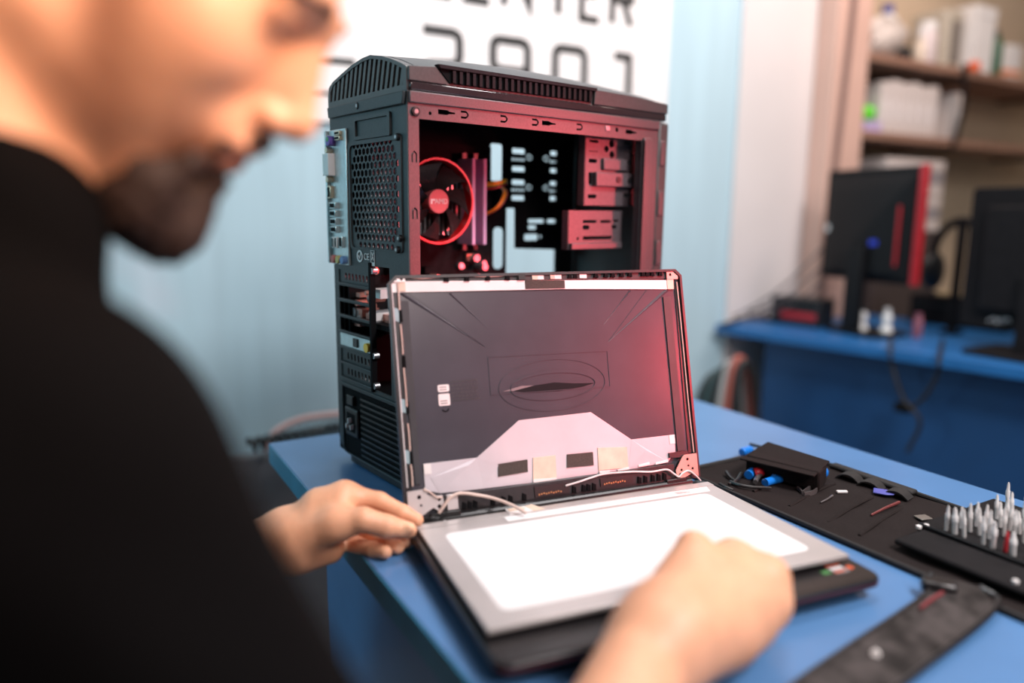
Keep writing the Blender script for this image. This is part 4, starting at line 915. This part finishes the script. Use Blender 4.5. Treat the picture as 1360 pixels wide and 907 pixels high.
# grey crumpled bag
v = []; nu, nv = 20, 12; rn = random.Random(2); f = []
for j in range(nv+1):
    for i in range(nu):
        t = math.pi*j/nv; a = 2*math.pi*i/nu; k = 1+.14*math.sin(3*a+j)+.1*math.sin(7*a-j*2)
        v.append((.11*k*math.sin(t)*math.cos(a), .06*k*math.sin(t)*math.sin(a), .075+.075*math.cos(t)*(1 if t < 2.6 else 1)))
for j in range(nv):
    for i in range(nu): f.append((j*nu+i, (j+1)*nu+i, (j+1)*nu+(i+1) % nu, j*nu+(i+1) % nu))
bg_ = tag(MB().add(v, f).build('plastic_bag', m_clear, smooth=True), 'crumpled grey plastic bag on the upper shelf beside the pillar', 'bag'); bg_.location = (2.42, YS, Z)
jar('small_jar', 2.44, 1.605, Z, [(.022, 0), (.024, .004), (.024, .03), (.018, .036)], m_black, 'small dark round jar in front of the crumpled bag', 'jar')
jar('spray_bottle', 2.535, 1.61, Z, [(.017, 0), (.018, .003), (.018, .06), (.008, .075), (.008, .085)], mat('cream_plastic', (.72, .62, .50), .45), 'slim cream bottle on the upper shelf', 'bottle', [(.010, .085), (.010, .105), (.006, .108)], m_white)
jar('white_jar', 2.60, 1.63, Z, [(.032, 0), (.034, .004), (.034, .10), (.028, .115)], mat('milky_plastic', (.66, .58, .58), .4), 'milky white jar on the upper shelf', 'jar', [(.030, .115), (.030, .140), (.026, .143)], m_white)
jar('white_jar', 2.56, 1.76, Z, [(.036, 0), (.038, .004), (.038, .17), (.02, .19)], m_white, 'tall pale container at the back of the upper shelf', 'jar', [(.02, .19), (.02, .22)], mat('navy_cap', (.04, .06, .3), .4))
t = thing('grey_canister', 'grey rounded canister in the middle of the upper shelf', 'canister', (2.735, YS, Z))
MB().prism(rrect(-.055, .055, -.07, .07, .02, 5), 0, .20).build('body', mat('greige_plastic', (.46, .42, .34), .5), t, bev=.01)
MB().prism(rrect(-.030, .030, -.0745, -.069, .002, 2), .02, .16).build('window', mat('smoke_grey', (.22, .20, .18), .3), t)
t = thing('white_box', 'tall white cardboard box on the upper shelf', 'box', (2.90, YS, Z))
MB().box(-.065, .065, -.08, .08, 0, .225).build('carton', m_white, t, bev=.002); MB().box(-.066, .066, -.082, .082, .19, .228).build('lid', m_white, t, bev=.002)
tag(MB().lathe([(.018, 0), (.020, .004), (.020, .026), (.014, .032)], (2.838, 1.592, Z), 16).build('orange_cap', mat('orange_plastic', (.85, .14, .04), .4), smooth=True), 'small orange cap standing before the white box', 'cap')
jar('green_bottle', 3.05, 1.64, Z, [(.024, 0), (.026, .004), (.026, .12), (.014, .145), (.010, .15)], mat('green_plastic', (.005, .10, .045), .35), 'dark green bottle on the upper shelf right of the white box', 'bottle', [(.012, .15), (.012, .17)], m_black)
t = thing('white_carton', 'white carton with an orange band at the right end of the upper shelf', 'carton', (3.16, YS, Z))
MB().box(-.045, .045, -.06, .06, 0, .13).build('carton', m_white, t, bev=.002); MB().box(-.0455, .0455, -.0605, .0605, .02, .04).build('band', mat('orange_band', (.8, .25, .08), .5), t)
Z = S2+.0005
m_fold = mat('folder_white', (.66, .60, .57), .6, var=.03)
for k, (x, wd, hh) in enumerate(((2.375, .05, .165), (2.430, .05, .175), (2.485, .05, .17), (2.540, .05, .176), (2.595, .05, .168), (2.65, .05, .174), (2.80, .05, .165))):
    t = thing('ring_binder', ('white binder first after the green ball on the lower shelf', 'white binder second after the green ball on the lower shelf', 'white binder third after the green ball on the lower shelf', 'white binder fourth after the green ball on the lower shelf', 'white binder fifth after the green ball on the lower shelf', 'white binder sixth after the green ball, nearest the strap', 'white binder standing right of the black strap')[k], 'binder', (x, 1.71, Z), 0, 'binders on the lower shelf')
    MB().box(-wd/2+.001, wd/2-.001, -.10, .10, 0, hh).build('spine', m_fold, t, bev=.003)
    MB().box(-.012, .012, -.1008, -.0995, .04, .11).build('spine_label', m_tapew, t)
tag(MB().ell((2.315, 1.635, Z+.027+.035), (.027, .027, .027)).build('green_ball', mat('lime_green', (.12, .75, .02), .4), smooth=True), 'bright green ball on the lower shelf by the pillar', 'ball')
tag(MB().box(-.045, .045, -.03, .03, 0, .034, Matrix.Translation((2.315, 1.635, Z))).build('lilac_box', mat('lilac_card', (.50, .42, .68), .5), bev=.002), 'small lilac box under the green ball', 'box')
# white folded sheets on a stand below, behind the monitor
t = thing('paper_stack', 'stack of white papers and folders below the lower shelf', 'papers', (2.58, 1.70, -.75))
for k in range(6): MB().box(-.20+.004*k, .16, -.1, .12, 1.03+k*.042, 1.066+k*.042).build('paper_bundle', (m_fold, mat('grey_folder', (.32, .30, .32), .6))[k % 3 == 1], t, bev=.002)
MB().box(-.2, .17, -.1, .125, 0, 1.028).build('pedestal', mat('dark_cabinet', (.06, .045, .045), .5), t, bev=.003)
# ================================================================== PERSON (implicit surface -> one continuous mesh)
def V3(*a): return np.array(a, float)
def sd_cap(P, a, b, ra, rb):
    ba = b-a; l2 = ba @ ba; t = np.clip(((P-a) @ ba)/l2, 0, 1)
    return np.linalg.norm(P-a-t[:, None]*ba, axis=1)-(ra+(rb-ra)*t)
def sd_ell(P, c, r, Rm):
    q = (P-c) @ Rm if Rm is not None else P-c
    k0 = np.linalg.norm(q/r, axis=1); k1 = np.linalg.norm(q/(r*r), axis=1)+1e-9
    return k0*(k0-1)/k1
class Field:
    def __init__(s): s.p = []
    def cap(s, a, b, ra, rb=None, k=.01, sub=False): s.p.append(('c', np.array(a, float), np.array(b, float), ra, ra if rb is None else rb, k, sub)); return s
    def ell(s, c, r, k=.01, R=None, sub=False): s.p.append(('e', np.array(c, float), np.array(r, float), R, None, k, sub)); return s
    def box(s, q):
        if q[0] == 'c': m_ = max(q[3], q[4])+q[5]; return np.minimum(q[1], q[2])-m_, np.maximum(q[1], q[2])+m_
        m_ = q[2].max()+q[5]; return q[1]-m_, q[1]+m_
    def ev(s, P, lo, hi):
        d = np.full(len(P), .05)
        for q in s.p:
            a, b = s.box(q)
            if np.any(a-.012 > hi) or np.any(b+.012 < lo): continue
            e = sd_cap(P, q[1], q[2], q[3], q[4]) if q[0] == 'c' else sd_ell(P, q[1], q[2], q[3])
            k = q[5]
            if q[6]:
                e = -e; h = np.clip(.5-.5*(d-e)/k, 0, 1); d = d+(e-d)*h+k*h*(1-h)
            else:
                h = np.clip(.5+.5*(e-d)/k, 0, 1); d = e+(d-e)*h-k*h*(1-h)
        return d
    def mesh(s, name, vox, extra=None):
        B = [s.box(q) for q in s.p if not q[6]]; lo = np.min([b[0] for b in B], 0)-3*vox; hi = np.max([b[1] for b in B], 0)+3*vox
        N = 16; nb = np.ceil((hi-lo)/(vox*N)).astype(int)
        bi = np.stack(np.meshgrid(*[np.arange(n) for n in nb], indexing='ij'), -1).reshape(-1, 3)
        cc = lo+(bi+.5)*N*vox; act = np.zeros(len(bi), bool); half = N*vox/2
        for q in s.p:
            if q[6]: continue
            a, b = s.box(q); act |= np.all((cc+half > a-vox) & (cc-half < b+vox), 1)
        g = np.arange(-1, N+1); G = np.stack(np.meshgrid(g, g, g, indexing='ij'), -1).reshape(-1, 3); n = N+2
        keysV = []; posV = []; quads = []; big = nb*N+8
        key = lambda I: ((I[..., 0]+2)*big[1]+(I[..., 1]+2))*big[2]+(I[..., 2]+2)
        for b_ in bi[act]:
            I = G+b_*N; P = lo+I*vox
            d = s.ev(P, P.min(0), P.max(0))
            if extra is not None: d = extra(P, d)
            if d.min() > 0 or d.max() < 0: continue
            D = d.reshape(n, n, n); S = D < 0
            c8 = [S[i:n-1+i, j:n-1+j, k:n-1+k] for i in (0, 1) for j in (0, 1) for k in (0, 1)]
            cnt = sum(c.astype(np.int8) for c in c8); ac = (cnt > 0) & (cnt < 8)
            idx = np.argwhere(ac)
            if not len(idx): continue
            acc = np.zeros((len(idx), 3)); num = np.zeros(len(idx))
            for ax in range(3):
                oth = [a for a in range(3) if a != ax]
                for u in (0, 1):
                    for w_ in (0, 1):
                        o0 = np.zeros(3, int); o0[oth[0]] = u; o0[oth[1]] = w_; o1 = o0.copy(); o1[ax] = 1
                        i0 = idx+o0; i1 = idx+o1; d0 = D[i0[:, 0], i0[:, 1], i0[:, 2]]; d1 = D[i1[:, 0], i1[:, 1], i1[:, 2]]
                        cr = (d0 < 0) != (d1 < 0); t = np.where(cr, d0/np.where(cr, d0-d1, 1), 0)
                        p = o0+0.0*i0; p = np.repeat(o0[None].astype(float), len(idx), 0); p[:, ax] += t
                        acc += p*cr[:, None]; num += cr
            pos = lo+(idx-1+b_*N+acc/num[:, None])*vox
            keysV.append(key(idx-1+b_*N)); posV.append(pos)
            for ax in range(3):
                oth = [a for a in range(3) if a != ax]
                sl0 = S[1:n-1, 1:n-1, 1:n-1]; sh_ = [slice(1, n-1)]*3; sh_[ax] = slice(2, n); sl1 = S[tuple(sh_)]
                e = np.argwhere(sl0 != sl1)
                if not len(e): continue
                flip = sl0[e[:, 0], e[:, 1], e[:, 2]]
                base = e+b_*N; e1 = np.zeros(3, int); e1[oth[0]] = 1; e2 = np.zeros(3, int); e2[oth[1]] = 1
                qd = np.stack([key(base-e1-e2), key(base-e2), key(base), key(base-e1)], 1)
                if ax == 1: flip = ~flip
                qd[~flip] = qd[~flip][:, ::-1]; quads.append(qd)
        kv = np.concatenate(keysV); pv = np.concatenate(posV); qd = np.concatenate(quads)
        uk, first = np.unique(kv, return_index=True); pv = pv[first]
        fi = np.searchsorted(uk, qd); fi = np.minimum(fi, len(uk)-1); ok = np.all(uk[fi] == qd, 1); fi = fi[ok]
        me = bpy.data.meshes.new(name); me.vertices.add(len(pv)); me.vertices.foreach_set('co', pv.astype(np.float32).ravel())
        me.loops.add(fi.size); me.loops.foreach_set('vertex_index', fi.astype(np.int32).ravel())
        me.polygons.add(len(fi)); me.polygons.foreach_set('loop_start', np.arange(0, fi.size, 4, dtype=np.int32)); me.polygons.foreach_set('loop_total', np.full(len(fi), 4, np.int32))
        me.update(calc_edges=True); me.validate(); me.polygons.foreach_set('use_smooth', [True]*len(me.polygons))
        return me, pv
# ---- head frame
HY, HP = math.radians(-24), math.radians(38)
fx = V3(math.cos(HY)*math.cos(HP), math.sin(HY)*math.cos(HP), -math.sin(HP))
ly_ = V3(-math.sin(HY), math.cos(HY), 0); uz = np.cross(fx, ly_)
HR = np.stack([fx, ly_, uz], 1)                       # columns: forward, left, up
NOSE = atd(409, 187, .42); HO = NOSE-HR @ V3(.133, 0, -.022)
def H(x, y, z): return HO+HR @ (V3(x, y, z)*.001)
body = Field()
def HE(c, r, k=10, sub=False, R=None): body.ell(H(*c), np.array(r)*.001, k*.001, HR if R is None else HR @ R, sub)
def HC(a, b, ra, rb=None, k=10): body.cap(H(*a), H(*b), ra*.001, (ra if rb is None else rb)*.001, k*.001)
# torso first (lies under the shirt)
SHR, SHL = V3(-.026, .352, .226), V3(-.075, .675, .230)
NB = V3(-.078, .500, .330)
PEL = V3(-.38, .50, -.25)
def torso(F, e=0.0):
    F.cap(PEL+V3(0, .07, 0), PEL-V3(0, .07, 0), .125+e, k=.03)
    F.cap(PEL+V3(.03, 0, .06), V3(-.22, .50, .0), .125+e, .125+e, k=.06)
    F.cap(V3(-.21, .55, .03), V3(-.13, .56, .19), .11+e, .105+e, k=.06)
    F.cap(V3(-.21, .45, .03), V3(-.12, .44, .19), .11+e, .105+e, k=.06)
    F.cap(SHR+V3(-.015, .04, -.010), NB+V3(-.005, -.03, -.05), .056+e, .06+e, k=.05)
    F.cap(SHL+V3(-.015, -.04, -.005), NB+V3(-.005, .03, -.05), .062+e, .06+e, k=.05)
    F.cap(atd(12, 296, .368), atd(-115, 60, .385), .030+e, .036+e, k=.05)
    F.ell(SHR, V3(.062, .062, .06)+e, .04); F.ell(SHL, V3(.062, .062, .06)+e, .04)
torso(body)
# neck and head
body.cap(NB+V3(-.012, 0, -.02), H(-22, 0, -25), .066, .060, .03)
body.cap(NB+V3(.02, 0, .0), H(20, 0, -60), .050, .046, .03)
HE((-8, 0, 48), (92, 74, 82), 15); HE((52, 0, 68), (48, 60, 52), 20); HE((46, 0, -8), (56, 60, 70), 18)
for s_ in (-1, 1):
    HC((14, s_*50, -50), (78, s_*18, -93), 17, 14, 16)
    HE((60, s_*40, -12), (30, 22, 28), 22); HE((42, s_*36, -42), (36, 24, 36), 20); HC((92, s_*38, 36), (101, s_*8, 34), 8, 9, 18)
    HE((107, s_*34, 13), (10, 13, 8), 7, sub=True); HE((84, s_*32, 16), (13.5, 13, 13), 3)
    HC((93, s_*42, 22), (97, s_*22, 23), 4, 4, 4)
HE((89, 0, -96), (16, 20, 15), 12); HE((52, 0, -52), (50, 47, 42), 16); HE((97, 0, -10), (18, 15, 26), 10); HC((98, 0, 24), (108, 0, -22), 9, 13, 10); HE((98, 0, -48), (14, 26, 24), 12)
HC((100, 0, 28), (121, 0, -15), 7.5, 9.5, 9); HE((122.5, 0, -19), (10.5, 10.5, 9.5), 6)
for s_ in (-1, 1): HE((112, s_*11, -24), (10, 7.5, 7), 5); HE((116, s_*6, -31), (5, 3.2, 4), 2, sub=True)
HE((109, 0, -46), (7, 23, 5.5), 5); HE((106, 0, -58), (7, 20, 6.5), 5); HE((117, 0, -52), (9, 24, 1.6), 2, sub=True)
for s_ in (-1, 1):
    Re = np.array(Matrix.Rotation(math.radians(-12), 3, 'Y'))
    HE((-6, s_*74, 4), (18, 8, 31), 5, R=Re); HE((-3, s_*82, 6), (10, 6, 20), 4, sub=True, R=Re); HE((-2, s_*75, -25), (9, 6, 9), 6)
# ---- arms
ELR, WRR = V3(.095, .205, -.020), atd(858, 866, .500)
ELL, WRL = V3(.015, .80, -.075), atd(378, 716, .745)
def upper(F, a, b, e=0.): F.cap(a, b, .052+e, .042+e, .03)
upper(body, SHR, ELR); upper(body, SHL, ELL)
body.cap(ELR, ELR+(WRR-ELR)*.35, .043, .044, .02); body.cap(ELR+(WRR-ELR)*.35, WRR, .043, .029, .02)
body.cap(ELL, ELL+(WRL-ELL)*.35, .042, .042, .02); body.cap(ELL+(WRL-ELL)*.35, WRL, .041, .029, .02)
NAILS = []
def chain(pts, rs, k0=.008, k=.003):
    for i in range(len(pts)-1): body.cap(pts[i], pts[i+1], rs[i], rs[i+1], k0 if i == 0 else k)
# left hand: thumb and index pinch the panel corner, the others curl under
A = atd
def hand_l():
    W = WRL; mc = {'i': A(458, 657, .752), 'm': A(458, 668, .772), 'r': A(452, 686, .783), 'p': A(444, 704, .782)}
    for n_, q in mc.items(): body.cap(W+(q-W)*.08, q, .021, .0125 if n_ != 'p' else .0115, .016)
    body.cap(A(398, 735, .738), A(436, 728, .745), .019, .016, .018)            # heel of the hand
    body.cap(A(398, 712, .728), A(446, 696, .722), .020, .0165, .016)           # ball of the thumb
    body.cap(A(425, 672, .745), A(452, 664, .742), .018, .013, .015)            # web
    chain([mc['i'], A(504, 666, .752), A(534, 681, .748), A(554, 690.5, .746)], [.0115, .0096, .0084, .0066], .010)
    chain([A(446, 696, .722), A(482, 690, .718), A(514, 699, .722), A(543, 704, .728)], [.0155, .0120, .0112, .0080], .010)
    chain([mc['m'], A(497, 690, .775), A(527, 708, .758), A(541, 719, .742)], [.0115, .0092, .0082, .0068], .008, .002)
    chain([mc['r'], A(485, 706, .773), A(514, 720, .748), A(528, 727, .734)], [.0110, .0090, .0082, .0068], .007, .002)
    chain([mc['p'], A(468, 722, .757), A(496, 730, .732), A(512, 733, .722)], [.0100, .0084, .0078, .0066], .007, .002)
    q = A(542, 701.5, .7205); body.ell(q, (.0072, .0030, .0052), .0012, HRn(A(552, 706, .7205)-A(530, 700, .7205))); NAILS.append((q, .0075))
def HRn(d):
    d = d/np.linalg.norm(d); n_ = -RC[2]; n_ = n_-d*(n_ @ d); n_ /= np.linalg.norm(n_); return np.stack([d, n_, np.cross(d, n_)], 1)
hand_l()
def hand_r():
    W = WRR
    mc = {'i': A(972, 742, .585), 'm': A(1018, 764, .572), 'r': A(1022, 802, .560), 'p': A(996, 834, .552)}
    for n_, q in mc.items(): body.cap(W+(q-W)*.15, q, .024, .0145 if n_ != 'p' else .0135, .022)
    body.cap(A(905, 830, .515), A(960, 845, .535), .020, .018, .02)
    body.cap(A(880, 815, .53), A(925, 765, .565), .022, .018, .02)
    chain([A(905, 775, .560), A(921, 727, .575), A(935, 738, .600), A(960, 757, .612)], [.019, .0128, .0105, .0085], .014)
    chain([mc['i'], A(1010, 752, .606), A(1000, 772, .622), A(978, 778, .618)], [.0140, .0100, .0088, .0072], .010, .003)
    chain([mc['m'], A(1030, 782, .592), A(1012, 800, .603), A(988, 797, .603)], [.0142, .0102, .0090, .0074], .010, .003)
    chain([mc['r'], A(1030, 816, .577), A(1008, 830, .583), A(985, 822, .582)], [.0138, .0100, .0088, .0074], .009, .003)
    chain([mc['p'], A(1004, 848, .562), A(985, 856, .566), A(966, 846, .568)], [.0125, .0092, .0082, .0070], .009, .003)
hand_r()
me, pv = body.mesh('person', .0022)
# colour attribute: lips, stubble, nails, knuckle redness (tints of the skin itself)
ca = me.color_attributes.new('tint', 'FLOAT_COLOR', 'POINT'); tint = np.ones((len(pv), 4))
hl_ = (pv-HO) @ HR*1000
def sm(x, a, b): t = np.clip((x-a)/(b-a), 0, 1); return t*t*(3-2*t)
nz = .5+.5*np.sin(pv[:, 0]*420)*np.sin(pv[:, 1]*390+1)*np.sin(pv[:, 2]*450+2)
jawm = sm(-hl_[:, 2], 8, 40)*sm(hl_[:, 0], -14, 14)*sm(-hl_[:, 2], -200, 10)*sm(118-hl_[:, 0], 0, 12)*(hl_[:, 2] > -135)
side = sm(hl_[:, 0], -2, 8)*sm(30-hl_[:, 0], 0, 14)*sm(60-hl_[:, 2], 0, 10)*(hl_[:, 2] > -60)
def seg(a, b):
    p = hl_[:, [0, 2]]; a = np.array(a, float); b = np.array(b, float); t = np.clip((p-a) @ (b-a)/((b-a) @ (b-a)), 0, 1); return np.linalg.norm(p-a-t[:, None]*(b-a), axis=1)
band = np.exp(-(np.minimum(seg((22, 45), (40, -25)), seg((40, -25), (62, -70)))/15)**2)*(np.abs(hl_[:, 1]) > 35)
chin = sm(hl_[:, 0], 70, 96)*sm(-hl_[:, 2], 34, 62)*(hl_[:, 2] > -150)
jawb = np.exp(-(seg((46, -62), (84, -98))/14)**2)
st = (np.abs(hl_[:, 1]) < 85)*(hl_[:, 0] < 150)*np.clip(np.maximum(np.maximum(band*.66, jawb*.6), chin*.9)*(.8+.4*nz), 0, .9)
under = sm(-hl_[:, 2], 100, 112); st *= 1-.0*under
tint[:, :3] *= 1-st[:, None]*np.array([.62, .70, .72])
lip = np.exp(-(((hl_[:, 0]-110)/9)**2+(hl_[:, 1]/24)**2+((hl_[:, 2]+52)/9)**2)*1.2); tint[:, :3] *= 1-lip[:, None]*np.array([.05, .32, .25])
for q, r_ in NAILS:
    d_ = np.exp(-(np.linalg.norm(pv-q, axis=1)/r_)**4); tint[:, :3] *= 1+d_[:, None]*np.array([.15, .30, .36])
ca.data.foreach_set('color', tint.astype(np.float32).ravel())
m_skin = mat('skin', (.82, .41, .245), .48, var=.05, scale=60, bump=.12, bscale=350, sss=.18, attr='tint')
person = link('person', me, m_skin)
tag(person, 'bearded person in a black t-shirt leaning in, hands on the display panel', 'person')
# ---- clothing, hair, beard, brows (children of the person)
sh_f = Field(); torso(sh_f, .011)
for a, c in ((SHR, ELR), (SHL, ELL)): sh_f.cap(a, a+(c-a)*.80, .066, .068, .035)
sh_f.cap(NB+V3(-.030, 0, -.035), NB+V3(-.004, 0, .006), .078, .074, .03)
def wrinkle(P, d):
    return d+.0022*np.sin(P[:, 0]*70+P[:, 2]*45+2*np.sin(P[:, 1]*30))*np.sin(P[:, 1]*38+P[:, 2]*25)
m_shirt = mat('black_cotton', (.0018, .0013, .0014), .9, var=.3, scale=700, bump=.3, bscale=900, spec=.08)
me2, _ = sh_f.mesh('t_shirt', .006, wrinkle); link('t_shirt', me2, m_shirt, person)
tr_f = Field()
tr_f.cap(PEL+V3(0, .08, -.03), PEL-V3(0, .08, .03), .145, k=.03)
for s_, kx in ((1, 0.0), (-1, -.02)):
    hip = PEL+V3(.02, s_*.09, -.03); kn = V3(.02+kx, .47+s_*.13, -.25); an = V3(-.06+kx, .47+s_*.14, -.66)
    tr_f.cap(hip, kn, .088, .066, .05); tr_f.cap(kn, an, .062, .046, .03)
me3, _ = tr_f.mesh('trousers', .010); link('trousers', me3, mat('dark_denim', (.02, .025, .045), .85, var=.2, scale=400, bump=.2), person)
for s_ in (1, -1):
    sf_ = Field(); a = V3(-.06-.01*(s_ < 0), .47+s_*.14, -.715); sf_.cap(a+V3(-.06, 0, 0), a+V3(.14, s_*.01, -.006), .034, .028, .02); sf_.cap(a, a+V3(0, 0, .05), .04, .042, .02)
    me4, _ = sf_.mesh('shoe', .008); link('shoe', me4, m_blackm, person)
# hair: cap over the scalp
hf = Field()
hf.ell(H(-14, 0, 58), V3(93, 78, 82)*.001, .01, HR); hf.ell(H(30, 0, 96), V3(58, 62, 44)*.001, .02, HR); hf.ell(H(-45, 0, 5), V3(52, 62, 52)*.001, .02, HR)
for s_ in (-1, 1): hf.cap(H(14, s_*70, 40), H(12, s_*69, 12), .008, .006, .01)
hf.ell(H(105, 0, 20), V3(60, 90, 62)*.001, .012, HR, True)
for s_ in (-1, 1): hf.ell(H(-4, s_*84, 2), V3(24, 16, 34)*.001, .008, HR, True)
def hairy(P, d): return d+.0012*np.sin(P[:, 0]*900+P[:, 1]*300)*np.sin(P[:, 1]*800)*np.sin(P[:, 2]*700)
m_hair = mat('brown_hair', (.045, .022, .012), .6, var=.4, scale=300, bump=.6, bscale=500)
me5, _ = hf.mesh('hair', .003, hairy); link('hair', me5, m_hair, person)
bf = Field()
for s_ in (-1, 1):
    bf.cap(H(82, s_*30, -86), H(86, s_*22, -104), .009, .016, .008); bf.cap(H(86, s_*20, -104), H(98, 0, -108), .018, .021, .008)
    bf.cap(H(82, s_*22, -100), H(86, s_*10, -113), .013, .017, .008)
    bf.cap(H(98, s_*27, -66), H(92, s_*26, -88), .006, .012, .01); bf.cap(H(104, s_*25, -52), H(114.5, s_*5, -38), .0035, .0055, .006)
bf.cap(H(106, 0, -72), H(98, 0, -96), .008, .018, .012); bf.cap(H(82, 12, -104), H(82, -12, -104), .016, .016, .008)
def hairy2(P, d): return d+.0025*np.sin(P[:, 0]*500+P[:, 1]*200)*np.sin(P[:, 1]*450)*np.sin(P[:, 2]*420)
me6, _ = bf.mesh('beard', .0028, hairy2); link('beard', me6, mat('beard_hair', (.030, .012, .007), .7, var=.4, scale=300, bump=.6, bscale=500), person)
for s_ in (-1, 1):
    ef = Field(); ef.cap(H(95, s_*48, 35), H(107, s_*24, 41), .002, .0028, .004); ef.cap(H(107, s_*24, 41), H(109, s_*14, 38), .0028, .002, .004)
    me7, _ = ef.mesh('eyebrow', .0022, hairy); link('eyebrow', me7, mat('brow_hair', (.22, .10, .06), .7), person)
for s_ in (-1, 1): MB().ell(H(93.5, s_*32, 14), (.0042, .0042, .0042)).build('eye', mat('eye_dark', (.04, .02, .015), .15), person, smooth=True)
